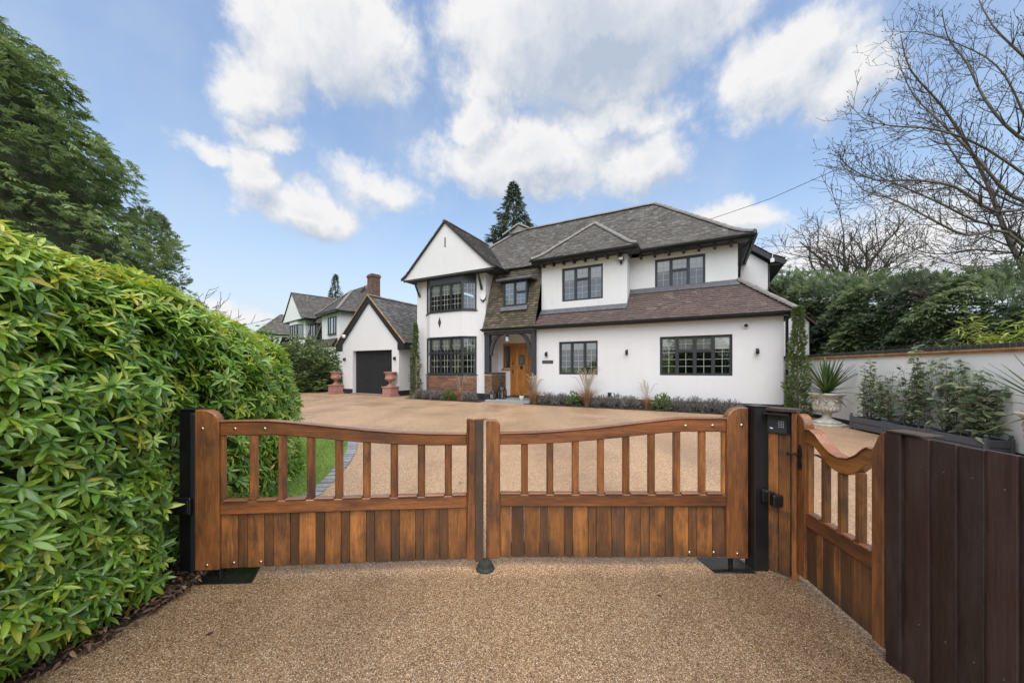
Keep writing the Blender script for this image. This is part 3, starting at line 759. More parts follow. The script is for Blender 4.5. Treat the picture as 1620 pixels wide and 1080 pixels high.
def slope(parent, o, e, n, prof, rng_, mat, gauge=.105, tw=.165, name='roof_slope', deck=True, seed=0, thick=.027):
    """Tiled slope. o eave origin (u,v); e along the eave; n inward; prof [(h,z)]; rng_(h)->(e0,e1)."""
    rg = np.random.default_rng(100 + seed)
    P = np.array(prof, float)
    seg = np.hypot(np.diff(P[:, 0]), np.diff(P[:, 1])); S = np.concatenate([[0], np.cumsum(seg)])
    e = np.array(e, float); n = np.array(n, float); o = np.array(o, float)
    def at(s): return np.interp(s, S, P[:, 0]), np.interp(s, S, P[:, 1])
    V = []; F = []; rows = int(S[-1] / gauge) + 1
    dv = []; df = []
    for r in range(rows):
        s0 = r * gauge; s1 = min(s0 + gauge * 1.12, S[-1] + .01)
        if s1 - s0 < .02: continue
        h0, z0 = at(s0); h1, z1 = at(s1)
        dh, dz = h1 - h0, z1 - z0; L = math.hypot(dh, dz) or 1
        nh, nz = -dz / L, dh / L                      # outward normal in the (h,z) plane
        a0, a1 = rng_(h0); b0, b1 = rng_(h1)
        lo, hi = min(a0, b0), max(a1, b1)
        x = lo - tw * (.5 if r % 2 else 0) - rg.uniform(0, .03)
        while x < hi:
            w = tw * rg.uniform(.96, 1.04)
            xa, xb = x + .0025, x + w - .0025
            la, lb = max(xa, a0), min(xb, a1); ua, ub = max(xa, b0), min(xb, b1)
            x += w
            if lb - la < .01 and ub - ua < .01: continue
            if lb < la: la = lb = (la + lb) / 2
            if ub < ua: ua = ub = (ua + ub) / 2
            t0 = thick + rg.uniform(-.004, .006); tl = t0 + rg.uniform(-.003, .003); tr_ = t0 + rg.uniform(-.003, .003)
            sl_ = rg.uniform(-.006, .006)
            def pt(ex, h, z, lift):
                q = o + e * ex + n * (h + nh * lift); return (q[0], q[1], z + nz * lift)
            sh, sz = -dh / L * sl_, -dz / L * sl_
            k = len(V)
            V += [pt(la, h0 + sh, z0 + sz, tl), pt(lb, h0 + sh, z0 + sz, tr_), pt(ub, h1, z1, .006), pt(ua, h1, z1, .006), pt(la, h0 + sh, z0 + sz, tl - .022), pt(lb, h0 + sh, z0 + sz, tr_ - .022)]
            F += [(k, k + 1, k + 2, k + 3), (k + 4, k + 5, k + 1, k)]
        k = len(dv)
        for (ex, h, z) in ((a0, h0, z0), (a1, h0, z0), (b1, h1, z1), (b0, h1, z1)):
            q = o + e * ex + n * h; dv.append((q[0], q[1], z - .012))
        df.append((k, k + 1, k + 2, k + 3))
    if deck:
        ob = np_mesh(name, np.array(dv), np.array(df), M['deck'], parent)
    else: ob = parent
    t = np_mesh('roof_tiles', np.array(V), np.array(F), mat, ob)
    t['kind'] = 'stuff'
    return ob

rid_me = {}
def ridge(parent, p0, p1, r=.10, seg=.33, mat='ridge', curve=None):
    """Half-round ridge or hip tiles, one object each, along p0-p1 or a polyline."""
    pl = [Vector(p) for p in (curve or [p0, p1])]
    if (r, mat) not in rid_me:
        m = MB(); N = 6
        for i in range(2):
            for k in range(N + 1):
                a = math.pi * k / N
                rr = r * (1.0 if i else 1.08)
                m.v.append((i, rr * math.cos(a), rr * .8 * math.sin(a)))
        for k in range(N): m.f.append((k, k + 1, N + 2 + k, N + 1 + k))
        m.f.append(tuple(range(N + 1)))
        me = m.mesh('ridge_tile', 0, False); me.materials.append(M[mat]); rid_me[(r, mat)] = me
    me = rid_me[(r, mat)]
    for a, b in zip(pl[:-1], pl[1:]):
        d = b - a; L = d.length; n_ = max(1, round(L / seg)); x = d.normalized()
        y = Vector((0, 0, 1)).cross(x).normalized(); z = x.cross(y)
        for i in range(n_):
            o = link('ridge_tile', me, parent)
            q = a + d * (i / n_); l = L / n_ * 1.04
            o.matrix_local = Matrix(((x.x * l, y.x, z.x, q.x), (x.y * l, y.y, z.y, q.y), (x.z * l, y.z, z.z, q.z + random.uniform(-.006, .006)), (0, 0, 0, 1)))

def wall_holes(name, parent, u0, u1, z0, z1, v0, v1, holes, mat=None):
    """A wall in the u-z plane with rectangular openings, one mesh."""
    us = sorted({u0, u1} | {h[0] for h in holes} | {h[1] for h in holes}); zs = sorted({z0, z1} | {h[2] for h in holes} | {h[3] for h in holes})
    bm = bmesh.new(); grid = {}
    def vert(u, v, z):
        k = (round(u, 4), round(v, 4), round(z, 4))
        if k not in grid: grid[k] = bm.verts.new((u, v, z))
        return grid[k]
    def solid(i, j):
        if i < 0 or j < 0 or i >= len(us) - 1 or j >= len(zs) - 1: return False
        cu, cz = (us[i] + us[i + 1]) / 2, (zs[j] + zs[j + 1]) / 2
        return not any(h[0] < cu < h[1] and h[2] < cz < h[3] for h in holes)
    for i in range(len(us) - 1):
        for j in range(len(zs) - 1):
            if not solid(i, j): continue
            a, b, c, d = us[i], us[i + 1], zs[j], zs[j + 1]
            bm.faces.new([vert(a, v0, c), vert(b, v0, c), vert(b, v0, d), vert(a, v0, d)])
            bm.faces.new([vert(a, v1, c), vert(a, v1, d), vert(b, v1, d), vert(b, v1, c)])
            for di, dj, q in ((-1, 0, [(a, c), (a, d)]), (1, 0, [(b, c), (b, d)]), (0, -1, [(a, c), (b, c)]), (0, 1, [(a, d), (b, d)])):
                if not solid(i + di, j + dj):
                    (p, r_), (s_, t_) = q
                    bm.faces.new([vert(p, v0, r_), vert(s_, v0, t_), vert(s_, v1, t_), vert(p, v1, r_)])
    bmesh.ops.recalc_face_normals(bm, faces=bm.faces)
    me = bpy.data.meshes.new(name); bm.to_mesh(me); bm.free()
    return link(name, me, parent, mat or M['render'])

def window(parent, u0, v0, u1, v1, z0, z1, lights, blind=0.0, sill=True, nx=3, rows=None, label=None, fw=.05, room=True):
    """Leaded casement window between two plan points. lights: [(width share, [heights share from the top])]."""
    d = Vector((u1 - u0, v1 - v0, 0)); W = d.length; x = d / W; y = Vector((-x.y, x.x, 0))
    T = Matrix(((x.x, y.x, 0, u0), (x.y, y.y, 0, v0), (0, 0, 1, z0), (0, 0, 0, 1)))
    H = z1 - z0
    f = MB()
    f.box(0, W, 0, .07, 0, fw); f.box(0, W, 0, .07, H - fw, H); f.box(0, fw, .001, .069, fw, H - fw); f.box(W - fw, W, .001, .069, fw, H - fw)
    tot = sum(l_[0] for l_ in lights); xx = fw; iw = W - 2 * fw
    cells = []
    for i, (s, hs) in enumerate(lights):
        w = iw * s / tot; xa, xb = xx, xx + w
        if i > 0: f.box(xa - .028, xa + .028, .002, .068, fw, H - fw)
        xa2 = xa + (.028 if i else 0); xb2 = xb - (.028 if i < len(lights) - 1 else 0)
        zt = H - fw; ht = H - 2 * fw; hsum = sum(hs)
        for j, hshare in enumerate(hs):
            hh = ht * hshare / hsum; za, zb = zt - hh, zt
            if j > 0: f.box(xa2, xb2, .003, .067, zb - .024, zb + .024)
            ca, cb_ = za + (.024 if j < len(hs) - 1 else 0), zb - (.024 if j else 0)
            g = .022                                   # the casement's own rim
            f.box(xa2, xb2, .012, .06, ca, ca + g); f.box(xa2, xb2, .012, .06, cb_ - g, cb_)
            f.box(xa2, xa2 + g, .013, .059, ca + g, cb_ - g); f.box(xb2 - g, xb2, .013, .059, ca + g, cb_ - g)
            cells.append((xa2 + g, xb2 - g, ca + g, cb_ - g))
            zt = za
        xx = xb
    w_ob = f.xf(T).build('window', M['frame'], parent, 0)
    if label: w_ob['label'] = label
    for a, b, c, e in cells:
        MB().quad((a, .036, c), (b, .036, c), (b, .036, e), (a, .036, e)).xf(T).build('pane', M['glass'], w_ob)
        l = MB(); n_ = max(2, round((b - a) / .17)); m_ = max(2, round((e - c) / .22))
        for i in range(1, n_): q = a + (b - a) * i / n_; l.box(q - .006, q + .006, .029, .0345, c, e)
        for j in range(1, m_): q = c + (e - c) * j / m_; l.box(a, b, .0285, .034, q - .006, q + .006)
        l.xf(T).build('lead_lattice', M['came'], w_ob)
    if blind:
        MB().box(fw + .01, W - fw - .01, .076, .088, H - fw - (H * blind), H - fw + .03).xf(T).build('blind', M['blind'], w_ob)
    if sill:
        MB().box(-.05, W + .05, -.045, .05, -.035, -.001).xf(T).build('sill', M['frame'], w_ob, .004)
    return w_ob

bk_cache = {}
def bricks(parent, p0, p1, z0, z1, out, mat, cap=False):
    """Stretcher-bond brick facing on a mortar panel between two plan points; out = outward plan normal."""
    a = Vector((*p0, 0)); b = Vector((*p1, 0)); d = b - a; L = d.length; x = d / L; nrm_ = Vector((*out, 0))
    rz = math.atan2(x.y, x.x)
    sgn = 1 if nrm_.dot(Vector((-x.y, x.x, 0))) > 0 else -1
    row = 0; z = z0
    while z + .06 < z1:
        s = 0 if row % 2 == 0 else -.1075
        while s < L - .02:
            s0, s1 = max(s + .005, .0), min(s + .215 - .005, L)
            s += .22
            if s1 - s0 < .03: continue
            ln = round(s1 - s0, 2); key = (ln, sgn, mat)
            if key not in bk_cache:
                me = MB().box(0, ln, -.02 if sgn < 0 else -.04, .04 if sgn < 0 else .02, 0, .062).mesh('brick', .004); me.materials.append(M[mat]); bk_cache[key] = me
            o = link('brick', bk_cache[key], parent)
            q = a + x * s0 + nrm_ * random.uniform(-.003, .003)
            o.location = (q.x, q.y, z); o.rotation_euler = (0, 0, rz)
        z += .0735; row += 1

ANG = -math.atan2(570.0, 1065.0)
HP = (0.924, 13.5, 0.0)

def gable_roof(parent, cu, half, zb, za, v0, v1, mat, seed, vr=None):
    """Roof of the front gable: two bell-cast slopes and a ridge."""
    prof = profile(half, zb, za, .55, .45)
    slope(parent, (cu + half, v0), (0, 1), (-1, 0), prof, lambda h: (0, v1 - v0), mat, seed=seed, name='roof')
    slope(parent, (cu - half, v1), (0, -1), (1, 0), prof, lambda h: (0, v1 - v0), mat, seed=seed + 1, name='roof')
    ridge(parent, (cu, v0 + .0, za + .0), (cu, v1, za + .0), .085)
    return prof

def panel_poly(cu, half, prof, drop):
    right = [(cu + half - h, z - drop) for h, z in prof]
    left = [(cu - half + h, z - drop) for h, z in prof][::-1]
    return right + left[1:]

def bay(parent, floors, holes=True):
    """Two-storey canted bay at u -5.35..-2.69."""
    P = [(-5.35, 0), (-4.87, -.35), (-3.17, -.35), (-2.69, 0)]
    for z0, z1 in floors:
        m = MB()
        m.extr([(-5.35, .02, z0), (-4.87, -.35, z0), (-3.17, -.35, z0), (-2.69, .02, z0)], (0, 0, z1 - z0))
        m.build('bay_wall', M['render'], parent)
    return P

# ================================================================== the house
H = empty('house', HP, ANG, 'large white rendered two-storey house with grey tiled roof and oak front door', 'house')
ZP, ZE = .50, 3.0
# ground-floor wing with two windows
wall_holes('wall', H, 0, 7.48, ZG - .1, 3.0, 0, .25, [(.88, 2.30, 1.29, 2.47), (4.29, 6.27, 1.29, 2.51)])
MB().box(-.004, 7.486, -.018, .1, ZG - .1, ZP).build('plinth', M['plinth'], H, .004)
MB().box(7.23, 7.478, .25, 4.2, ZG - .1, 3.0).build('wall', M['render'], H)
# first-floor walls
wall_holes('wall', H, 3.0, 6.47, 3.9, 5.5, 1.0, 1.25, [(4.03, 5.57, 4.26, 5.27)])
MB().box(6.22, 6.47, 1.25, 7.0, 3.0, 5.5).build('wall', M['render'], H)
wall_holes('wall', H, .03, 3.21, 3.4, 5.52, .4, .65, [(.85, 2.38, 3.99, 5.23)])
MB().box(2.96, 3.209, .65, 1.0, 3.4, 5.52).build('wall', M['render'], H)
MB().box(.032, .28, .65, 1.3, 3.4, 5.52).build('wall', M['render'], H)
# gable block
wall_holes('wall', H, -5.91, -2.26, ZG - .1, 5.42, 0, .25, [(-5.2, -2.85, 1.32, 2.75), (-5.2, -2.85, 3.98, 5.08)])
MB().box(-5.915, -2.255, -.018, .1, ZG - .1, ZP).build('plinth', M['plinth'], H, .004)
MB().box(-2.51, -2.262, .25, 1.4, ZG - .1, 5.42).build('wall', M['render'], H)
MB().box(-5.908, -5.66, .25, 7.0, ZG - .1, 5.42).build('wall', M['render'], H)
MB().box(-5.9, 6.4, 7.0, 7.25, ZG - .1, 5.45).build('wall', M['render'], H)
# porch recess
wall_holes('wall', H, -2.262, .0, .3, 2.98, 1.0, 1.2, [(-1.62, -.62, .36, 2.50), (-1.98, -1.66, 1.52, 2.5)])
MB().box(-2.26, .02, -.2, 1.2, 2.955, 3.0).build('porch_ceiling', M['blind'], H)
MB().box(-2.27, -1.88, .3, 1.0, ZG - .1, .52).build('plinth', M['plinth'], H)
# floors and dim rooms behind the glass
MB().box(-5.65, 7.2, .3, 6.9, .25, .34).build('floor', M['inside'], H)
MB().box(-5.65, 6.2, 1.3, 6.9, 3.02, 3.15).build('floor', M['inside'], H)
for v in (4.2,):
    MB().box(-5.65, 6.2, v, v + .1, .34, 5.5).build('partition_wall', M['inside'], H)

# bay: brick skirt, white band, windows
BP = [(-5.35, 0), (-4.87, -.35), (-3.17, -.35), (-2.69, 0)]
def bay_prism(z0, z1, inset, mat, name):
    c = [(-5.35 + inset * .6, .0), (-4.87 + inset * .5, -.35 + inset), (-3.17 - inset * .5, -.35 + inset), (-2.69 - inset * .6, .0)]
    return MB().extr([(u, v, z0) for u, v in c], (0, 0, z1 - z0)).build(name, mat, H)
bay_prism(ZG - .1, 1.22, .02, M['mortar'], 'bay_skirt')
bb = H.children[-1] if H.children else H
sk = [o for o in H.children if o.name.startswith('bay_skirt')][0]
for i in range(3):
    (ax, ay), (bx, by) = BP[i], BP[i + 1]
    dx, dy = bx - ax, by - ay; L = math.hypot(dx, dy)
    bricks(sk, BP[i], BP[i + 1], ZG + .0, 1.2, (dy / L, -dx / L), 'brick')
bay_prism(2.82, 3.86, .0, M['render'], 'bay_band')
bay_prism(5.08, 5.38, .01, M['timber'], 'bay_head')
for z0, z1, bl, lt3, lt1 in ((1.26, 2.80, .30, [(1, [.42, .58]), (1, [.42, .58]), (1, [.42, .58])], [(1, [.42, .58])]),
                              (3.90, 5.08, .38, [(1, [1]), (1, [1]), (1, [1])], [(1, [1])])):
    window(H, *BP[1], *BP[2], z0, z1, lt3, bl)
    window(H, *BP[2], *BP[3], z0, z1, lt1, 0 if z0 < 3 else .0)
    window(H, *BP[0], *BP[1], z0, z1, lt1, bl)
bay_prism(2.80, 2.83, -.03, M['frame'], 'bay_lintel')
MB().extr([(-4.33, -.352, 3.22), (-4.25, -.352, 3.45), (-4.33, -.352, 3.68), (-4.41, -.352, 3.45)], (0, -.012, 0)).build('diamond', M['timber'], H)

# other windows
window(H, .88, .06, 2.30, .06, 1.29, 2.47, [(1, [1]), (1.1, [1]), (1, [1])], .2)
window(H, 4.29, .06, 6.27, .06, 1.29, 2.51, [(.95, [1]), (1.05, [.37, .63]), (1.05, [.37, .63]), (.95, [1])], .3)
window(H, 4.03, 1.05, 5.57, 1.05, 4.26, 5.27, [(1, [1]), (1.15, [.42, .58]), (1, [1])], .36, sill=False)
window(H, .85, .45, 2.38, .45, 3.99, 5.23, [(1, [1]), (1.1, [.36, .64]), (1, [1])], .32)

# ---- brown lean-to roof with a hip at its right end
pf = [(0, 3.06), (.3, 3.33), (.65, 3.66), (.95, 3.945), (1.26, 4.24)]
lr = slope(H, (.0, -.26), (1, 0), (0, 1), pf, lambda h: (.0 if h < .72 else 3.21, 7.74 - h), M['tile2'], name='lean_to_roof', seed=1)
slope(H, (7.74, -.26), (0, 1), (-1, 0), pf, lambda h: (h, 4.2), M['tile2'], name='lean_to_roof', seed=2)
ridge(lr, None, None, .09, curve=[(7.74, -.26, 3.1), (7.1, .38, 3.71), (6.49, .99, 4.29)])
MB().extr([(3.21, .80, 4.08), (3.21, .998, 4.28), (6.5, .998, 4.28), (6.5, .80, 4.08)], (0, -.02, .03)).build('flashing', M['lead'], H)
MB().extr([(.03, .20, 3.52), (.03, .398, 3.71), (3.22, .398, 3.71), (3.22, .20, 3.52)], (0, -.02, .03)).build('flashing', M['lead'], H)
MB().extr([(3.212, .2, 3.52), (3.212, 1.0, 4.26), (3.212, 1.0, 4.33), (3.212, .2, 3.60)], (.03, 0, 0)).build('flashing', M['lead'], H)
# gutters as half pipes with a fascia
def gutter(p0, p1, r=.055, drop=0.0):
    a, b = Vector(p0), Vector(p1); x = (b - a).normalized(); y = Vector((0, 0, 1)).cross(x)
    m = MB(); N = 6; k0 = 0
    for rr in (r, r * .82):
        for q in (a, b):
            for k in range(N + 1):
                an = math.pi + math.pi * k / N
                m.v.append(tuple(q + y * rr * math.cos(an) + Vector((0, 0, rr * math.sin(an)))))
    s = N + 1
    for k in range(N):
        m.f += [(k, k + 1, s + k + 1, s + k), (2 * s + k, 3 * s + k, 3 * s + k + 1, 2 * s + k + 1)]
    for k in range(N): m.f += [(k, 2 * s + k, 2 * s + k + 1, k + 1), (s + k, s + k + 1, 3 * s + k + 1, 3 * s + k)]
    m.f += [(0, s, 3 * s, 2 * s), (N, 2 * s + N, 3 * s + N, s + N)]
    return m.build('gutter', M['black'], H)
gutter((-2.3, -.31, 3.06), (7.80, -.31, 3.06), .06)
MB().box(-2.3, 7.72, -.25, -.225, 2.97, 3.10).build('fascia', M['black'], H)
MB().box(0.0, 7.70, -.225, .0, 2.96, 2.985).build('soffit', M['black'], H)
gutter((7.78, -.3, 3.06), (7.78, 4.1, 3.06), .06)
dp = MB(); dp.tube([(7.66, -.28, 3.02), (7.58, -.16, 2.93), (7.545, -.05, 2.84), (7.545, -.04, .3)], .036, 8); dp.build('downpipe', M['black'], H, 0, True)

# ---- porch: catslide roof, beam, posts, braces, brick piers
pc = [(0, 3.06), (.12, 3.30), (.32, 3.86), (.55, 4.55), (.76, 5.10), (.9, 5.42), (1.05, 5.62)]
cs = slope(H, (-2.255, -.26), (1, 0), (0, 1), pc, lambda h: (0, 2.28), M['tile3'], name='catslide_roof', seed=3)
MB().box(-2.22, .0, -.2, .0, 2.83, 2.965).build('porch_beam', M['timber'], H, .006)
MB().box(-2.20, -1.98, -.19, .02, 1.33, 2.83).build('porch_post', M['timber'], H, .008)
MB().box(-.16, .0, -.19, -.002, 1.27, 2.83).build('porch_post', M['timber'], H, .008)
def brace(u0, s):
    pts = []
    for k in range(9):
        t = k / 8; an = R(90 * t)
        pts.append((u0 + s * (.50 * (1 - math.cos(an))), 2.02 - .28 * 0 + .80 * math.sin(an)))
    inner = [(u - s * .10 * (1 - .15 * i / 8) if i < 9 else u, z + .02) for i, (u, z) in enumerate(pts)]
    outl = [(u, z) for u, z in pts] + [(u0 + s * .3, 2.829), (u0, 2.829 - .22), (u0 - s * .0, 2.35)]
    ins = pts + [(u0 + s * .22, 2.826), (u0 - s * .12 * 0 + s * .0, 2.5)]
    m = MB()
    for i in range(8):
        (ua, za), (ub, zb) = pts[i], pts[i + 1]
        wa, wb = .13, .13
        na = (-(zb - za), (ub - ua)); l = math.hypot(*na); na = (na[0] / l * s, na[1] / l * s)
        if i == 0: prevn = na
        m.extr([(ua, -.15, za), (ub, -.15, zb), (ub + na[0] * wb * 1, -.15, min(zb + na[1] * wb, 2.828)), (ua + prevn[0] * wa, -.15, min(za + prevn[1] * wa, 2.828))], (0, .09, 0))
        prevn = na
    return m.build('brace', M['timber'], H)
brace(-1.86, 1); brace(-.28, -1)
pier = MB().box(-2.21, -1.90, -.13, .98, ZG - .1, 1.315).build('brick_pier', M['mortar'], H)
bricks(pier, (-2.22, -.14), (-1.89, -.14), .5, 1.27, (0, -1), 'brick2')
bricks(pier, (-1.89, -.14), (-1.89, .98), .5, 1.27, (1, 0), 'brick2')
MB().box(-2.245, -1.865, -.165, 1.0, 1.29, 1.34).build('pier_capping', M['brick'], H, .006)
MB().box(-2.24, -1.88, -.16, .98, ZG - .1, .5).build('plinth', M['plinth'], H, .004)
pier = MB().box(-.19, -.004, -.17, .1, ZG - .1, 1.26).build('brick_pier', M['mortar'], H)
bricks(pier, (-.20, -.18), (.0, -.18), .3, 1.22, (0, -1), 'brick2')
MB().box(-.22, .0, -.2, .1, 1.24, 1.285).build('pier_capping', M['brick'], H, .006)
# step
MB().box(-1.95, -.05, -.55, 1.05, ZG - .02, .30).build('door_step', M['sett'], H, .01)
MB().box(-1.75, -.5, .62, 1.0, .30, .37).build('door_step', M['plinth'], H, .01)

# front door
dr = MB(); dr.box(-1.66, -1.585, .985, 1.1, .36, 2.52); dr.box(-.655, -.585, .985, 1.1, .36, 2.52); dr.box(-2.01, -.585, .98, 1.11, 2.46, 2.56); dr.box(-2.01, -1.955, .985, 1.1, 1.5, 2.46); dr.box(-2.06, -1.62, .94, 1.1, 1.44, 1.5)
door = dr.build('front_door', M['door'], H, .004)
MB().box(-1.585, -.655, 1.03, 1.07, .38, 2.46).build('door_leaf', M['wold'], door)
for i in range(6):
    w = .93 / 6
    MB().box(-1.584 + i * w + .002, -1.584 + (i + 1) * w - .002, 1.004, 1.0295, .38, 2.46).build('door_board', M['door'], door, .004)
for z in (.40, 2.30):
    MB().box(-1.58, -.66, .996, 1.0035, z, z + .13).build('door_rail', M['door'], door, .002)
for u in (-1.58, -.76):
    MB().box(u, u + .10, .9965, 1.0035, .535, 2.295).build('door_rail', M['door'], door, .002)
MB().box(-1.26, -1.0, .99, 1.0025, 1.66, 2.06).build('door_window', M['iron'], door, .004)
MB().box(-1.235, -1.025, .985, .9895, 1.69, 2.03).build('door_glass', plain('smoked_glass', (.10, .12, .13), .15, .3, 12), door)
MB().lathe([(.07, 0), (.075, .012), (.05, .02)], 14).xf(Matrix.Translation((-1.13, 1.0, 1.55)) @ Matrix.Rotation(R(90), 4, 'X')).build('knocker', M['iron'], door)
MB().box(-1.55, -1.51, .975, 1.0, 1.30, 1.46).build('door_handle', M['iron'], door, .004)
MB().box(-1.55, -1.50, .98, 1.0, 1.68, 1.76).build('lock', M['iron'], door, .004)
MB().quad((-1.955, 1.03, 1.5), (-1.66, 1.03, 1.5), (-1.66, 1.03, 2.46), (-1.955, 1.03, 2.46)).build('sidelight', M['glass'], door)

# dormer window in the catslide
window(H, -1.47, .06, -.43, .06, 3.93, 4.91, [(1, [1]), (1.05, [.45, .55])], .0)
dm = MB(); dm.box(-1.46, -.44, .128, .6, 3.9, 4.9); dm.build('dormer_cheeks', M['timber'], H)
MB().box(-1.72, -.18, -.10, .75, 4.93, 5.02).build('dormer_roof', M['lead'], H, .01)
MB().box(-1.66, -.24, -.06, .6, 4.90, 4.94).build('dormer_fascia', M['black'], H)
MB().extr([(-1.53, -.085, 3.74), (-.37, -.085, 3.74), (-.37, -.02, 3.90), (-1.53, -.02, 3.90)], (0, -.012, .012)).build('flashing', M['lead'], H)

# ---- main roof
EV, EZ, RV, RZ = .55, 5.56, 3.65, 8.30
pm = profile(RV - EV, EZ, RZ, .75, .5)
UL, UR = -5.7, 6.86
mr = slope(H, (UL, EV), (1, 0), (0, 1), pm, lambda h: (h, UR - UL - h), M['tile'], name='main_roof', seed=5)
slope(H, (UR, EV), (0, 1), (-1, 0), pm, lambda h: (h, 2 * (RV - EV) - h), M['tile'], name='main_roof', seed=6)
slope(H, (UL, 2 * RV - EV), (0, -1), (1, 0), pm, lambda h: (h, 2 * (RV - EV) - h), M['tile'], name='main_roof', seed=7)
slope(H, (UR, 2 * RV - EV), (-1, 0), (0, -1), pm, lambda h: (h, UR - UL - h), M['tile'], name='main_roof', seed=8)
ridge(mr, (-2.6, RV, RZ + .01), (UR - (RV - EV), RV, RZ + .01), .11)
ridge(mr, None, None, .10, curve=[(UR - h, EV + h, z + .02) for h, z in pm])
ridge(mr, None, None, .10, curve=[(UL + h, EV + h, z + .02) for h, z in pm[5:]])
# raised old hip end at the left of the ridge
MB().extr([(-2.62, 3.55, 8.62), (-2.08, 3.6, 8.33), (-3.0, 3.1, 8.05), (-3.25, 3.35, 8.0)], (0, .25, -.05)).build('hip_saddle', M['ridge'], mr, .03)
ridge(mr, None, None, .10, curve=[(-3.25, 3.15, 8.05), (-2.62, 3.6, 8.66), (-2.05, 3.62, 8.36)])
gutter((3.45, .50, 5.53), (6.92, .50, 5.53), .06)
MB().box(3.3, 6.80, .56, .585, 5.44, 5.575).build('fascia', M['black'], H)
MB().box(3.3, 6.80, .586, 1.0, 5.435, 5.455).build('soffit', M['black'], H)
gutter((6.9, .5, 5.53), (6.9, 6.7, 5.53), .06)
MB().box(6.77, 6.80, .6, 6.7, 5.44, 5.575).build('fascia', M['black'], H)
MB().box(6.46, 6.77, 1.0, 6.7, 5.435, 5.455).build('soffit', M['timber'], H)
for u in (3.55, 4.0, 4.45, 4.9, 5.35, 5.8, 6.25):
    MB().box(u, u + .07, .66, .998, 5.34, 5.434).build('rafter_foot', M['timber'], H)
dp = MB(); dp.tube([(6.84, .58, 5.47), (6.7, .9, 5.32), (6.53, 1.02, 5.25), (6.51, 1.04, 4.35)], .034, 8); dp.build('downpipe', M['black'], H, 0, True)

# ---- hipped roof over the middle first-floor bay
cu, hw = 1.69, 1.93
CV = -.02
pz_ = profile(hw, 5.57, 7.28, .6, .5)
cr = slope(H, (cu - hw, CV), (1, 0), (0, 1), pz_, lambda h: (h, 2 * hw - h), M['tile'], name='hipped_roof', seed=9)
slope(H, (cu + hw, CV), (0, 1), (-1, 0), pz_, lambda h: (h, 3.2), M['tile'], name='hipped_roof', seed=10)
slope(H, (cu - hw, CV + 3.2), (0, -1), (1, 0), pz_, lambda h: (0, 3.2 - h), M['tile'], name='hipped_roof', seed=11)
ridge(cr, None, None, .095, curve=[(cu - hw + h, CV + h, z + .02) for h, z in pz_])
ridge(cr, None, None, .095, curve=[(cu + hw - h, CV + h, z + .02) for h, z in pz_])
ridge(cr, (cu, CV + hw, 7.29), (cu, CV + hw + .6, 7.29), .09)
gutter((cu - hw - .03, CV - .05, 5.54), (cu + hw + .03, CV - .05, 5.54), .06)
MB().box(cu - hw + .02, cu + hw - .02, CV + .01, CV + .035, 5.44, 5.585).build('fascia', M['black'], H)
MB().box(cu - hw + .03, cu + hw - .03, CV + .036, .399, 5.435, 5.455).build('soffit', M['timber'], H)
MB().box(cu + hw - .04, cu + hw - .01, CV + .04, 1.2, 5.44, 5.585).build('fascia', M['black'], H)
MB().box(3.215, cu + hw - .045, .40, 1.2, 5.435, 5.455).build('soffit', M['timber'], H)
MB().box(cu - hw + .01, cu - hw + .04, CV + .04, 1.0, 5.44, 5.585).build('fascia', M['black'], H)
MB().box(cu - hw + .045, .03, .40, 1.0, 5.435, 5.455).build('soffit', M['timber'], H)
for i in range(8):
    u = .12 + i * .4
    MB().box(u, u + .07, .08, .398, 5.34, 5.434).build('rafter_foot', M['timber'], H)

# ---- front gable
GC, GH = -3.96, 2.42
gp = gable_roof(H, GC, GH, 5.47, 7.62, -.53, 3.0, M['tile'], 12)
MB().extr([(u, -.45, z) for u, z in panel_poly(GC, GH, gp, .05)], (0, .1, 0)).build('gable_panel', M['render'], H)
MB().box(GC - GH + .06, GC + GH - .06, -.44, .42, 5.375, 5.415).build('gable_soffit', M['timber'], H)
MB().box(GC + GH - .5, GC + GH - .03, -.35, .9, 5.385, 5.44).build('soffit', M['timber'], H)
MB().box(GC - GH + .08, GC + GH - .08, -.447, -.42, 5.335, 5.376).build('gable_beam', M['timber'], H)
m = MB()
pp_ = panel_poly(GC, GH, gp, -.0); n_ = len(pp_)
for (a, b) in zip(pp_[:-1], pp_[1:]):
    m.extr([(a[0], -.53, a[1] - .07), (b[0], -.53, b[1] - .07), (b[0], -.53, b[1] + .015), (a[0], -.53, a[1] + .015)], (0, .07, 0))
m.build('verge', M['deck'], H)
gutter((GC + GH + .02, -.5, 5.45), (GC + GH + .02, .62, 5.45), .055)
for u, s in ((-5.72, -1), (-2.42, 1)):
    MB().extr([(u - .045, -.02, 4.72), (u + .045, -.02, 4.72), (u + .045, -.06, 4.70), (u - .045, -.06, 4.70)], (s * .03, -.33, .64)).build('gable_bracket', M['timber'], H, .004)
MB().box(-3.99, -3.93, -.462, -.44, 6.55, 6.95).build('air_slot', M['lead'], H)
MB().box(-4.87, -3.17, -.345, -.33, 5.08, 5.36).build('bay_fascia', M['timber'], H)

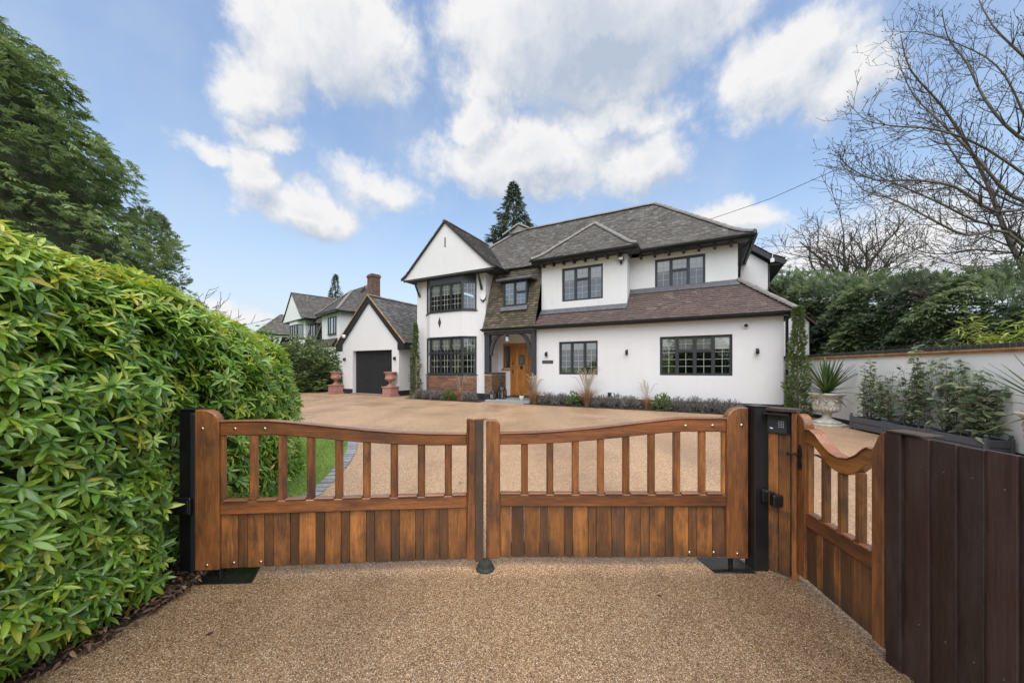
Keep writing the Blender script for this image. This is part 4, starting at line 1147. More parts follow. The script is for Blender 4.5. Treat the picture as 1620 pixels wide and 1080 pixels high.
# ---- rear wing seen past the right end
MB().extr([(u, 4.0, z) for u, z in ((6.3, .2), (8.84, .2), (8.84, 3.16), (7.63, 4.41), (7.63, 5.42), (7.05, 5.9), (6.3, 5.9))], (0, .25, 0)).build('wall', M['render'], H)
MB().box(8.59, 8.838, 4.25, 8.0, .2, 3.1).build('wall', M['render'], H)
MB().box(7.38, 7.628, 4.25, 8.0, 4.0, 5.42).build('wall', M['render'], H)
rw = slope(H, (8.12, 3.78), (0, 1), (-1, 0), [(0, 5.50), (.45, 5.72), (.95, 6.12), (1.4, 6.52)], lambda h: (0, 4.5), M['tile2'], name='rear_roof', seed=14)
slope(H, (9.04, 3.84), (0, 1), (-1, 0), [(0, 3.12), (.35, 3.42), (1.42, 4.52)], lambda h: (0, 4.5), M['tile2'], name='rear_roof', seed=15)
m = MB()
for pl in ([(8.12, 5.47), (7.67, 5.69), (7.17, 6.09), (6.72, 6.49)],):
    for a, b in zip(pl[:-1], pl[1:]):
        m.extr([(a[0], 3.79, a[1] - .2), (b[0], 3.79, b[1] - .2), (b[0], 3.79, b[1]), (a[0], 3.79, a[1])], (0, .03, 0))
m.build('bargeboard', M['black'], H)
MB().box(7.63, 8.10, 3.83, 8.0, 5.3, 5.34).build('soffit', M['timber'], H)
gutter((8.16, 3.8, 5.47), (8.16, 8, 5.47), .055)
MB().extr([(9.04, 3.86, 3.0), (7.66, 3.86, 4.45), (7.66, 3.86, 4.53), (9.04, 3.86, 3.1)], (0, .03, 0)).build('bargeboard', M['tile2'], H)
MB().tube([(7.66, 3.97, 5.35), (7.67, 3.97, 4.5), (7.9, 3.97, 4.1)], .012, 6).build('cable', M['lead'], H)

# ================================================================== things fixed to the house
def h2w(u, v, z=0.0):
    c, s = math.cos(ANG), math.sin(ANG)
    return (HP[0] + u * c - v * s, HP[1] + u * s + v * c, z)
def wall_lamp(u, v, z, label):
    t = empty('wall_lamp', h2w(u, v, z), ANG, label, 'wall lamp', 'black outdoor wall lamps')
    MB().box(-.03, .03, -.02, -.001, -.09, .09).build('back_plate', M['iron'], t, .004)
    MB().tube([(0, -.02, 0), (0, -.09, 0)], .014, 8).build('arm', M['iron'], t)
    MB().lathe([(.03, -.075), (.042, -.07), (.044, .03), (.03, .07), (.012, .08)], 12, (0, -.10, 0)).build('lamp_head', M['iron'], t, 0, True)
    MB().lathe([(.03, -.082), (.03, -.0755)], 12, (0, -.10, 0)).build('lens', M['white'], t)
wall_lamp(.41, 0, 2.03, 'small black wall lamp above the house name plate')
wall_lamp(3.28, 0, 2.04, 'small black wall lamp between the two ground floor windows')
wall_lamp(6.87, 0, 1.99, 'small black wall lamp near the right corner of the house')
sg = empty('house_sign', h2w(.445, -.001, 1.75), ANG, 'small charcoal name plate with one pale line beside the porch', 'sign')
MB().box(-.215, .215, -.018, 0, -.055, .055).build('plate', M['frame'], sg, .003)
x = -.165
while x < .15:
    w = random.choice((.018, .024, .028)); hgt = random.choice((.026, .026, .034))
    MB().box(x, x + w, -.0205, -.018, -.014, -.014 + hgt).build('raised_mark', M['lead'], sg)
    x += w + .008
al = empty('alarm_box', h2w(-2.36, -.001, 4.33), ANG, 'white alarm bell box with a dark lower edge on the gable wall', 'alarm box')
MB().extr([(-.13, 0, .17), (.13, 0, .17), (.11, 0, .0), (0, 0, -.08), (-.11, 0, .0)], (0, -.06, 0)).build('cover', M['white'], al, .015)
MB().extr([(.0, -.002, -.15), (.125, -.002, -.02), (.155, -.002, .12), (.115, -.002, .0), (0, -.002, -.085), (-.115, -.002, .0), (-.125, -.002, -.02)], (0, -.055, 0)).build('light', M['frame'], al, .004)
cm = empty('dome_camera', h2w(6.6, -.02, 2.74), ANG, 'white dome security camera under the eaves near the right corner', 'camera')
MB().lathe([(.085, 0), (.085, .03), (.07, .045)], 16).xf(Matrix.Rotation(R(90), 4, 'X')).build('base', M['white'], cm, 0, True)
MB().lathe([(.055, .046), (.05, .07), (.03, .09), (.008, .097)], 14).xf(Matrix.Rotation(R(90), 4, 'X')).build('dome', M['steel'], cm, 0, True)
fl = empty('floodlight', h2w(3.02, .395, 5.2), ANG, 'small black security floodlight beside the middle first floor window', 'floodlight')
MB().box(-.09, .09, -.13, -.05, .0, .13).build('housing', M['iron'], fl, .008)
MB().box(-.07, .07, -.138, -.131, .02, .11).build('lens', M['white'], fl)
MB().tube([(0, -.05, .03), (0, 0, .03)], .02, 8).build('bracket', M['iron'], fl)
MB().lathe([(.02, -.09), (.045, -.06), (.05, -.02), (.02, 0)], 12, (0, -.06, -.02)).build('sensor', M['iron'], fl, 0, True)
f2 = empty('sensor_light', h2w(7.72, 3.74, 5.45), ANG, 'small white sensor light on the rear eaves bargeboard', 'light')
MB().box(-.06, .06, -.08, .0, -.08, .06).build('housing', M['white'], f2, .01)
MB().tube([(0, -.02, .06), (.02, -.02, .35)], .012, 6).build('stem', M['white'], f2)
pl = empty('porch_lantern', h2w(-1.25, .0, 2.95), ANG, 'hanging porch lantern above the oak front door', 'lantern')
MB().tube([(0, 0, 0), (0, 0, -.13)], .012, 6).build('chain', M['iron'], pl)
MB().lathe([(.02, -.13), (.09, -.19), (.10, -.21)], 8).build('hood', M['iron'], pl)
MB().lathe([(.085, -.21), (.07, -.37), (.03, -.38)], 8).build('glass', plain('frosted_glass', (.75, .75, .72), .3, .05, 10), pl)
for k in range(4):
    an = R(45 + 90 * k); c, s = math.cos(an), math.sin(an)
    MB().tube([(.095 * c, .095 * s, -.21), (.078 * c, .078 * s, -.38)], .008, 5).build('bar', M['iron'], pl)
al2 = MB().tube([(7.4, 13.8, 7.15), (8.6, 12.0, 7.15), (9.9, 10.2, 7.45), (11.6, 9.0, 8.3), (13.6, 7.9, 9.4)], .009, 5).build('overhead_cable', M['iron']); tag(al2, 'thin overhead cable running from the roof toward the bare tree', 'cable')

# ================================================================== garage
G = empty('garage', HP, ANG, 'white gabled garage with black boarded door left of the house', 'garage')
g0, g1, gc, gd = -11.02, -7.04, -9.03, 5.2
ga = [(g0, ZG - .1), (g1, ZG - .1), (g1, 2.75), (gc, 4.78), (g0, 2.75)]
D0, D1, DZ = -10.24, -7.49, 2.40
MB().extr([(g0, 0, ZG - .1), (D0, 0, ZG - .1), (D0, 0, DZ), (D1, 0, DZ), (D1, 0, ZG - .1), (g1, 0, ZG - .1), (g1, 0, 2.75), (gc, 0, 4.78), (g0, 0, 2.75)], (0, .25, 0)).build('wall', M['render'], G)
MB().box(g1 - .25, g1 - .002, .25, gd, ZG - .1, 2.75).build('wall', M['render'], G)
MB().box(g0 + .002, g0 + .25, .25, gd, ZG - .1, 2.75).build('wall', M['render'], G)
MB().box(g0, g1, gd, gd + .2, ZG - .1, 2.75).build('wall', M['render'], G)
for a, b in ((g0 - .01, D0 - .002), (D1 + .002, g1 + .012)):
    MB().box(a, b, -.016, .1, ZG - .1, .47).build('plinth', M['plinth'], G)
MB().box(g1 - .1, g1 + .014, .1, gd, ZG - .1, .47).build('plinth', M['plinth'], G)
gd_ = MB().box(D0, D1, .215, .24, ZG, DZ).build('garage_door', M['frame'], G)
nb = 18
for i in range(nb):
    w = (D1 - D0) / nb
    MB().box(D0 + i * w + .004, D0 + (i + 1) * w - .004, .19, .2145, ZG + .03, DZ - .01).build('board', M['garage'], gd_, .004)
MB().box(D0 - .03, D1 + .03, -.10, .16, ZG - .05, ZG + .05).build('threshold', M['concrete'], G, .006)
ph = [(0, 2.70), (.5, 3.185), (1.2, 3.88), (2.42, 5.09)]
gr_ = slope(G, (gc + 2.42, -.1), (0, 1), (-1, 0), ph, lambda h: (0, gd + .2), M['tile4'], name='roof', seed=20, gauge=.14)
slope(G, (gc - 2.42, gd + .1), (0, -1), (1, 0), ph, lambda h: (0, gd + .2), M['tile4'], name='roof', seed=21, gauge=.14)
ridge(gr_, (gc, -.1, 5.09), (gc, gd + .1, 5.09), .09)
for s in (-1, 1):
    MB().extr([(gc + s * 2.42, -.09, 2.66), (gc, -.09, 5.06), (gc, -.09, 4.76), (gc + s * 1.99, -.09, 2.72), (gc + s * 1.99, -.09, 2.38), (gc + s * 2.42, -.09, 2.38)], (0, .06, 0)).build('bargeboard', M['black'], G)
    MB().extr([(gc + s * 2.46, -.13, 2.70), (gc, -.13, 5.14), (gc, -.13, 5.09), (gc + s * 2.44, -.13, 2.655)], (0, .05, 0)).build('verge_trim', M['ochre'], G)
MB().box(gc + 2.0, gc + 2.40, -.03, gd, 2.40, 2.66).build('eaves_box', M['black'], G)
MB().box(gc - 2.40, gc - 2.0, -.03, gd, 2.40, 2.66).build('eaves_box', M['black'], G)
wall_lamp(-10.80, 0, 1.98, 'small black wall lamp left of the black garage door')
wall_lamp(-7.26, 0, 1.98, 'small black wall lamp right of the black garage door')
fs = empty('floodlight', h2w(-10.75, -.09, 3.15), ANG, 'round white floodlight on the left slope of the garage bargeboard', 'floodlight')
MB().lathe([(.09, 0), (.10, .03), (.08, .10), (.03, .12)], 14).xf(Matrix.Rotation(R(90), 4, 'X')).build('head', M['white'], fs, 0, True)
sgt = empty('side_gate', h2w(-7.03, .72, ZG), ANG, 'tall black boarded side gate between garage and house', 'gate')
nb = 8
for i in range(nb):
    w = 1.12 / nb; hh = 1.72 + .12 * (2 * (i + .5) / nb - 1) ** 2
    MB().box(i * w + .003, (i + 1) * w - .003, 0, .03, .02, hh).build('board', M['timber'], sgt, .003)
MB().box(.02, 1.1, .031, .06, .3, .4).build('rail', M['timber'], sgt); MB().box(.02, 1.1, .031, .06, 1.3, 1.4).build('rail', M['timber'], sgt)
# ================================================================== neighbouring houses
def chimney(parent, u0, u1, v0, v1, z0, z1, pots=1):
    c = MB(); c.box(u0, u1, v0, v1, z0, z1 - .22); c.box(u0 - .05, u1 + .05, v0 - .05, v1 + .05, z1 - .22, z1 - .08); c.box(u0, u1, v0, v1, z1 - .08, z1)
    c = c.build('chimney', M['chim'], parent)
    for i in range(pots):
        MB().lathe([(.11, 0), (.12, .25), (.14, .3), (.13, .34)], 10, (u0 + (u1 - u0) * (i + .5) / pots, (v0 + v1) / 2, z1)).build('chimney_pot', M['terra'], c)
    return c
def m_bricktex():
    m, n, l, b = newmat('distant_brickwork')
    v = coord(n)
    sw = n.new('ShaderNodeSeparateXYZ'); l.new(v, sw.inputs[0])
    ad_ = n.new('ShaderNodeMath'); ad_.operation = 'ADD'; l.new(sw.outputs[0], ad_.inputs[0]); l.new(sw.outputs[1], ad_.inputs[1])
    cb_ = n.new('ShaderNodeCombineXYZ'); l.new(ad_.outputs[0], cb_.inputs[0]); l.new(sw.outputs[2], cb_.inputs[1])
    bt = n.new('ShaderNodeTexBrick'); l.new(cb_.outputs[0], bt.inputs['Vector']); bt.inputs['Scale'].default_value = 4.4
    bt.inputs['Color1'].default_value = (.17, .075, .05, 1); bt.inputs['Color2'].default_value = (.10, .055, .045, 1); bt.inputs['Mortar'].default_value = (.2, .17, .14, 1)
    f = noise(n, l, 3, 5, .7, v); fr = ramp(n, l, f.outputs[0], [(.35, (.6, .6, .6)), (.7, (1.2, 1.2, 1.2))])
    l.new(mixc(n, l, 1.0, bt.outputs[0], fr.outputs[0], 'MULTIPLY'), b.inputs['Base Color']); b.inputs['Roughness'].default_value = .9
    return m
M['chim'] = m_bricktex()

def place_frame(px_u, px_v, wx, wy, ang):
    """Empty origin so that local point (px_u, px_v) lands on world (wx, wy)."""
    c, s = math.cos(ang), math.sin(ang)
    return (wx - (px_u * c - px_v * s), wy - (px_u * s + px_v * c), 0.0)
NA = -R(42)
N = empty('neighbour_house', place_frame(-1.66, -.45, (477.5 - 810) / 570 * 28, 28, NA), NA, 'white neighbouring house with front gable and tall brick chimney behind the garage', 'house')
GT = M['tile']
MB().box(-5.9, -2.26, 0, 3.0, .1, 5.42).build('wall', M['render'], N)
MB().box(-2.26, .1, 1.0, 3.0, .1, 5.4).build('wall', M['render'], N)
MB().box(.03, 3.21, .4, 6.6, .1, 5.5).build('wall', M['render'], N)
MB().box(-5.9, .03, 3.0, 6.6, .1, 5.5).build('wall', M['render'], N)
BPn = [(-5.35, 0), (-4.87, -.35), (-3.17, -.35), (-2.69, 0)]
for z0, z1 in ((.1, 3.86), (5.1, 5.4)):
    MB().extr([(u, v, z0) for u, v in BPn], (0, 0, z1 - z0)).build('bay_wall', M['render'], N)
MB().extr([(u * .985 - .06, v + .08, 3.86) for u, v in BPn], (0, 0, 1.24)).build('bay_core', M['inside'], N)
for i in range(3):
    window(N, *BPn[i], *BPn[i + 1], 3.9, 5.1, [(1, [1])] * (3 if i == 1 else 1), .0)
window(N, -1.47, .06, -.43, .06, 3.93, 4.91, [(1, [1]), (1.05, [1])], .0)
MB().box(-1.46, -.44, .14, .7, 3.9, 4.9).build('dormer_cheeks', M['inside'], N)
MB().box(-1.62, -.28, -.1, .75, 4.92, 5.0).build('dormer_roof', M['deck'], N)
window(N, 1.3, .33, 2.7, .33, 3.99, 5.23, [(1, [1]), (1, [1]), (1, [1])], .0)
ngp = gable_roof(N, -3.96, 2.42, 5.47, 7.7, -.53, 3.6, GT, 30)
MB().extr([(u, -.45, z) for u, z in panel_poly(-3.96, 2.42, ngp, .05)], (0, .1, 0)).build('gable_panel', M['render'], N)
MB().box(-6.3, -1.6, -.44, .42, 5.37, 5.41).build('gable_soffit', M['timber'], N)
slope(N, (-2.26, -.26), (1, 0), (0, 1), pc, lambda h: (0, 2.28), GT, name='catslide_roof', seed=32)
slope(N, (.0, -.26), (1, 0), (0, 1), [(0, 3.06), (.66, 3.7)], lambda h: (0, 3.5 - h), M['tile2'], name='lean_to_roof', seed=33)
MB().box(.0, 3.2, -.2, .4, .1, 3.0).build('wall', M['render'], N)
pn = profile(3.1, 5.56, 8.3, .7, .5)
slope(N, (-5.7, .55), (1, 0), (0, 1), pn, lambda h: (h, 9.27 - h), GT, name='main_roof', seed=34)
slope(N, (3.57, .05), (0, 1), (-1, 0), profile(3.6, 5.56, 8.3, .7, .5), lambda h: (h, 7.2 - h), GT, name='main_roof', seed=35)
pn2 = profile(1.93, 5.57, 7.4, .6, .5)
ncr = slope(N, (-.24, -.02), (1, 0), (0, 1), pn2, lambda h: (h, 3.86 - h), GT, name='hipped_roof', seed=36)
slope(N, (3.62, -.02), (0, 1), (-1, 0), pn2, lambda h: (h, 3.2), GT, name='hipped_roof', seed=37)
slope(N, (-.24, 3.18), (0, -1), (1, 0), pn2, lambda h: (0, 3.2 - h), GT, name='hipped_roof', seed=38)
ridge(ncr, None, None, .1, curve=[(3.62 - h, -.02 + h, z + .02) for h, z in pn2])
ridge(ncr, None, None, .1, curve=[(-.24 + h, -.02 + h, z + .02) for h, z in pn2])
MB().box(-.2, 3.58, .0, .06, 5.44, 5.57).build('fascia', M['black'], N)
MB().box(3.53, 3.58, .06, 6.8, 5.44, 5.57).build('fascia', M['black'], N)
chimney(N, 3.35, 4.05, 2.35, 3.0, .1, 8.45, 0)
chimney(N, -4.2, -3.3, 5.4, 6.1, 5.0, 9.0, 2)
slope(N, (-5.9, -.6), (0, 1), (-1, 0), [(0, 4.2), (2.0, 2.75)], lambda h: (0, 5.5), GT, name='side_roof', seed=39)
MB().box(-7.8, -5.91, -.4, 4.6, .1, 2.8).build('wall', M['render'], N)

# a second house farther along the road
NB_ = -R(42)
B2 = empty('neighbour_house', place_frame(0, 0, (408 - 810) / 570 * 46, 46, NB_), NB_, 'distant white house with dark hipped roof at the far left', 'house')
MB().box(-2.5, 2.6, 0, 8, .1, 5.7).build('wall', M['render'], B2)
MB().box(-9, -2.5, 3.5, 8, .1, 5.3).build('wall', M['render'], B2)
ph2 = profile(3.0, 5.8, 8.7, .6, .5)
slope(B2, (-3.0, -.5), (1, 0), (0, 1), ph2, lambda h: (h, 6.0 - h), GT, name='roof', seed=40, gauge=.16, tw=.24)
slope(B2, (3.0, -.5), (0, 1), (-1, 0), ph2, lambda h: (h, 9), GT, name='roof', seed=41, gauge=.16, tw=.24)
slope(B2, (-3.0, 8.5), (0, -1), (1, 0), ph2, lambda h: (0, 9 - h), GT, name='roof', seed=42, gauge=.16, tw=.24)
slope(B2, (-9.5, 3.0), (1, 0), (0, 1), profile(2.8, 5.4, 8.0, .5, .5), lambda h: (0, 8), GT, name='roof', seed=43, gauge=.16, tw=.24)
chimney(B2, -.6, .3, 7.0, 7.8, 6, 9.9, 1)
window(B2, -1.6, -.06, .2, -.06, 3.9, 5.1, [(1, [1])] * 3)

# a third roof with chimney glimpsed between garage and house
NC = -R(30)
C2 = empty('neighbour_house', place_frame(0, 0, (645 - 810) / 570 * 42, 42, NC), NC, 'distant grey roof with square chimney behind the garage ridge', 'house')
MB().box(-4.0, 6, 0, 7, .1, 6.0).build('wall', M['render'], C2)
ph3 = profile(3.9, 6.1, 9.6, .6, .6)
slope(C2, (-4.5, -.4), (1, 0), (0, 1), ph3, lambda h: (h, 11), GT, name='roof', seed=44, gauge=.16, tw=.24)
slope(C2, (-4.5, 7.4), (0, -1), (1, 0), ph3, lambda h: (h, 7.8 - h), GT, name='roof', seed=45, gauge=.16, tw=.24)
ch3 = chimney(C2, -1.0, .1, 3.1, 3.9, 8.5, 11.3, 0)
MB().tube([(-.8, 3.4, 11.3), (-.8, 3.4, 13.6)], .03, 5).build('aerial_mast', M['iron'], ch3)
a_ = MB()
a_.tube([(-1.3, 3.4, 13.4), (-.2, 3.4, 13.4)], .018, 4)
for k in range(5): a_.tube([(-1.2 + k * .22, 3.1, 13.4), (-1.2 + k * .22, 3.7, 13.4)], .014, 4)
a_.build('aerial', M['iron'], ch3)
# ================================================================== leaf templates
def strip_leaf(n=4, w=.30, fold=.10, droop=.14, shape=None):
    """Leaf along +x, length 1: a folded strip; returns verts, tri faces."""
    v = []; f = []
    for i in range(n + 1):
        t = i / n
        ww = w * .5 * (shape(t) if shape else math.sin(math.pi * min(1, t * .86 + .1)) ** .8)
        if i == n: ww = .012
        z = -droop * t * t
        v += [(t, -ww, z + fold * ww), (t, 0, z), (t, ww, z + fold * ww)]
    for i in range(n):
        a = i * 3; b = a + 3
        f += [(a, a + 1, b + 1), (a, b + 1, b), (a + 1, a + 2, b + 2), (a + 1, b + 2, b + 1)]
    return np.array(v), np.array(f)
def frond(k=6, w=.09, spread=.55):
    """Flat feathery conifer spray along +x made of narrow diamonds."""
    v = []; f = []
    def dia(x0, y0, x1, y1, ww, dz):
        dx, dy = x1 - x0, y1 - y0; L = math.hypot(dx, dy); px, py = -dy / L * ww, dx / L * ww
        n = len(v); xm, ym = x0 + dx * .45, y0 + dy * .45
        v.extend([(x0, y0, 0), (xm + px, ym + py, dz), (x1, y1, dz * 1.6), (xm - px, ym - py, dz)]); f.extend([(n, n + 1, n + 2), (n, n + 2, n + 3)])
    dia(0, 0, 1, 0, w, -.03)
    for i in range(k):
        t = .12 + .7 * i / k; s = 1 if i % 2 else -1
        L = spread * (1 - .55 * t)
        dia(t, 0, t + L * .75, s * L * .62, w * .8, -.05 - .03 * (i % 3))
    return np.array(v), np.array(f)

LEAF_V, LEAF_F = strip_leaf(4, .28, .45, .16)
FR_V, FR_F = frond()
M['rhodo'] = m_leaf('rhododendron_leaf', [(0, (.095, .19, .040)), (.35, (.19, .36, .050)), (.6, (.30, .48, .06)), (.8, (.50, .58, .065)), (.95, (.52, .55, .07)), (1, (.62, .50, .07))], .26, .36, .7, .25)
M['conif'] = m_leaf('conifer_spray', [(0, (.075, .125, .045)), (.4, (.15, .22, .075)), (.75, (.24, .32, .10)), (1, (.34, .40, .13))], .55, .45)
M['conif2'] = m_leaf('dark_conifer_spray', [(0, (.07, .105, .058)), (.5, (.15, .205, .10)), (.8, (.22, .285, .125)), (1, (.30, .36, .15))], .55, .45)
M['conif3'] = m_leaf('grey_green_spruce', [(0, (.05, .065, .045)), (.5, (.085, .11, .07)), (1, (.15, .175, .11))], .6, .3)
M['shrub'] = m_leaf('shrub_leaf', [(0, (.075, .12, .040)), (.5, (.14, .20, .065)), (.8, (.21, .27, .09)), (1, (.30, .33, .14))], .35, .42)
M['elae'] = m_leaf('grey_green_leaf', [(0, (.10, .14, .08)), (.4, (.19, .25, .14)), (.7, (.29, .36, .20)), (.9, (.44, .48, .33)), (1, (.17, .09, .07))], .3, .4)
M['straw'] = m_leaf('dry_grass', [(0, (.20, .10, .045)), (.5, (.36, .21, .10)), (1, (.55, .42, .28))], .8, .3)
M['lav'] = m_leaf('grey_lavender', [(0, (.09, .08, .07)), (.5, (.20, .19, .17)), (1, (.38, .37, .35))], .8, .3)
M['blade'] = m_leaf('grass_blade', [(0, (.20, .32, .05)), (.5, (.34, .49, .09)), (.85, (.46, .56, .14)), (1, (.52, .50, .24))], .5, .45)
M['strap'] = m_leaf('cordyline_leaf', [(0, (.028, .062, .018)), (.6, (.06, .11, .03)), (.9, (.13, .16, .045)), (1, (.40, .30, .06))], .4, .2)
M['gold'] = m_leaf('golden_bamboo_leaf', [(0, (.10, .16, .02)), (.5, (.24, .33, .04)), (1, (.45, .48, .10))], .5, .3)
M['litter'] = m_leaf('dead_leaf', [(0, (.035, .018, .011)), (.5, (.085, .042, .024)), (.85, (.15, .08, .045)), (1, (.26, .17, .09))], .7, .05)
M['core'] = plain('dark_fill_core', (.045, .05, .025), .95, .5, 9)  # dark colour of the solid cores added inside foliage

# ================================================================== the rhododendron hedge at the left
HC = np.array([[-3.45, -.8], [-3.45, .6], [-3.42, 2.0], [-3.52, 3.2], [-3.88, 4.6], [-4.30, 5.9]])
HS = np.array([0, .2, .4, .58, .78, 1.0])
def hedge_frame(s):
    x = np.interp(s, HS, HC[:, 0]); y = np.interp(s, HS, HC[:, 1])
    w = np.interp(s, [0, .3, .45, .58, .8, 1], [1.18, 1.18, 1.18, 1.12, 1.08, .98]); hgt = np.interp(s, [0, .25, .42, .6, .8, 1], [2.42, 2.40, 2.33, 2.20, 1.98, 1.72])
    e = np.clip((s - .8) / .2, 0, 1); k = np.sqrt(np.maximum(1 - e ** 2.4, 0))
    return x, y, w * (.05 + .95 * k), hgt * (.30 + .70 * k)
def hedge_point(s, ph, grow=1.0):
    x, y, w, hgt = hedge_frame(s)
    # superellipse: wide shoulders, tucked in at the foot
    c, sn = np.cos(ph), np.sin(ph)
    px = np.where(sn > 0, np.sign(c) * np.abs(c) ** .72 * w, np.sign(c) * w * (.88 + .12 * np.abs(c))); pz = np.where(sn > 0, np.abs(sn) ** .82 * hgt * .62, sn * hgt * .38)
    z0 = hgt * .38
    return np.stack([x + px * grow, y, z0 + pz * (1 + (grow - 1) * .5) + .02], -1)
def hedge_normal(s, ph):
    d = 1e-3
    a = hedge_point(s + d, ph) - hedge_point(s - d, ph); b = hedge_point(s, ph + d) - hedge_point(s, ph - d)
    return nrm(np.cross(a, b))
hd = empty('rhododendron_hedge', (-3.4, 2.0, 0), 0, 'big glossy green rhododendron hedge left of the wooden gates', 'hedge')
def to_local(P, o): return P - np.array(o.location)
# solid dark hull added inside the leaves to block light
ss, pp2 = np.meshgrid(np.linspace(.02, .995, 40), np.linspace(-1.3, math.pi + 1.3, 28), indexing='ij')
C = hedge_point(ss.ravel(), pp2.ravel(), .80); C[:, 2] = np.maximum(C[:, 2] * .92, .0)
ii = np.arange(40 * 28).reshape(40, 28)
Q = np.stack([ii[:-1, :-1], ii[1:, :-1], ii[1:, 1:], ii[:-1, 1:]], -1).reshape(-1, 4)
np_mesh('dark_fill_core', to_local(C, hd), Q, M['core'], hd)
NW = 13500
s_ = rng.uniform(.02, 1.0, NW); ph = rng.uniform(-1.30, 2.25, NW)
P = hedge_point(s_, ph); Nn = hedge_normal(s_, ph)
lump = (np.sin(P[:, 1] * 3.1 + P[:, 2] * 2.3) + np.sin(P[:, 1] * 5.3 - P[:, 2] * 4.1 + 1.3) + np.sin(P[:, 0] * 6.0 + P[:, 2] * 7.7)) / 3
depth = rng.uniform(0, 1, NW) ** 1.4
P = P + Nn * (lump * .085 + .02 - depth * .24)[:, None]
keep = P[:, 2] > .05
# keep clear of the gate post and the gate's swing: shoots there are cut back
cut = np.select([(P[:, 1] > 2.36) & (P[:, 1] < 2.98), P[:, 1] < 2.36, (P[:, 1] >= 2.98) & (P[:, 1] < 3.5)], [-2.50, -2.27, -2.40], 9.0)
P[:, 0] = np.where(P[:, 0] > cut, cut - rng.uniform(0, .2, len(P)), P[:, 0])
P, Nn, depth, lump, phk = P[keep], Nn[keep], depth[keep], lump[keep], ph[keep]
n = len(P)
ax = nrm(Nn * .75 + np.array([0, 0, .55]) + rng.normal(0, .28, (n, 3)))
NL = 8
wi = np.repeat(np.arange(n), NL); k = np.tile(np.arange(NL), n)
A = ax[wi]
X0, Y0 = frames(A, (k * 2.4 + rng.uniform(0, 6, n)[wi] + rng.normal(0, .15, n * NL)))
el = np.radians(rng.uniform(-18, 26, n * NL) + np.where(k < 3, 26, 0))
D = nrm(X0 * np.cos(el)[:, None] + A * np.sin(el)[:, None] + np.array([0, 0, -.10]))
Zl = nrm(A * np.cos(el)[:, None] - X0 * np.sin(el)[:, None]); Yl = nrm(np.cross(Zl, D)); Zl = np.cross(D, Yl)
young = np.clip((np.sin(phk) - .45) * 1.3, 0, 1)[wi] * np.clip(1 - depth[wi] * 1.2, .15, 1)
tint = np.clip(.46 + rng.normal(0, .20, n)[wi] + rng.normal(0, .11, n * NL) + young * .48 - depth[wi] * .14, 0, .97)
tint = np.where(rng.uniform(0, 1, n * NL) < .008, 1.0, tint)
size = rng.uniform(.062, .115, n)[wi] * rng.uniform(.8, 1.1, n * NL) * np.where(k < 3, .8, 1)
pos = P[wi] + D * .008
# the 300 leaves that show largest are pieces of their own, the rest one mass
dist = np.linalg.norm(pos - np.array([0, 0, 1.5]), axis=1)
vis = (pos[:, 1] > 1.2) & (pos[:, 0] / np.maximum(pos[:, 1], .1) > -1.40) & (depth[wi] < .3)
face = np.abs((Zl * nrm(pos - np.array([0, 0, 1.5]))).sum(1))
score = np.where(vis, face * size / dist, 0)
top = np.argsort(-score)[:300]
mask = np.ones(n * NL, bool); mask[top] = False
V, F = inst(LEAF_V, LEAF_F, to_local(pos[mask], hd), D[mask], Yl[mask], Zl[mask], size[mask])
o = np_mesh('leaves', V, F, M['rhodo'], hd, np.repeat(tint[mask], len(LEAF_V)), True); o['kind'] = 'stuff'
lmes = []
for q in range(12):
    me = bpy.data.meshes.new('leaf'); me.from_pydata([tuple(v) for v in LEAF_V], [], [tuple(f) for f in LEAF_F])
    at = me.attributes.new('tint', 'FLOAT', 'POINT'); at.data.foreach_set('value', np.full(len(LEAF_V), q / 11.0, dtype=np.float32))
    me.polygons.foreach_set('use_smooth', [True] * len(me.polygons)); me.materials.append(M['rhodo']); lmes.append(me)
for i in top:
    o = link('leaf', lmes[int(round(float(tint[i]) * 11))], hd)
    sx_ = float(size[i]); p_ = to_local(pos[i], hd)
    o.matrix_local = Matrix(((D[i, 0] * sx_, Yl[i, 0] * sx_, Zl[i, 0] * sx_, p_[0]), (D[i, 1] * sx_, Yl[i, 1] * sx_, Zl[i, 1] * sx_, p_[1]), (D[i, 2] * sx_, Yl[i, 2] * sx_, Zl[i, 2] * sx_, p_[2]), (0, 0, 0, 1)))
st = MB()
for i in rng.choice(n, 500, replace=False):
    p0 = P[i] - Nn[i] * .22 - np.array([0, 0, .1]); st.tube([to_local(p0, hd), to_local(P[i] - ax[i] * .05, hd), to_local(P[i], hd)], [.006, .005, .004], 4, False)
st.build('stems', M['bark'], hd)['kind'] = 'stuff'

# dead leaves under the hedge
nl = 3600
lx = rng.uniform(-3.1, -2.16, nl); ly = rng.uniform(1.0, 2.72, nl)
edge = np.interp(ly, [1.2, 1.73, 2.3, 2.62], [-2.36, -2.29, -2.19, -2.2])
ok = lx < edge + rng.exponential(.02, nl); lx, ly = lx[ok], ly[ok]; nl = len(lx)
Zn = nrm(np.stack([rng.normal(0, .45, nl), rng.normal(0, .45, nl), np.ones(nl)], -1)); Xn, Yn = frames(Zn, rng.uniform(0, 6.3, nl))
V, F = inst(LEAF_V * np.array([1, 1.4, 2.0]), LEAF_F, np.stack([lx, ly, .022 + rng.uniform(0, .025, nl)], -1), Xn, Yn, Zn, rng.uniform(.022, .055, nl))
o = np_mesh('leaf_litter', V, F, M['litter'], None, np.repeat(rng.uniform(0, 1, nl), len(LEAF_V)))
tag(o, 'brown dead leaves lying under the rhododendron hedge', 'leaf litter', kind='stuff')
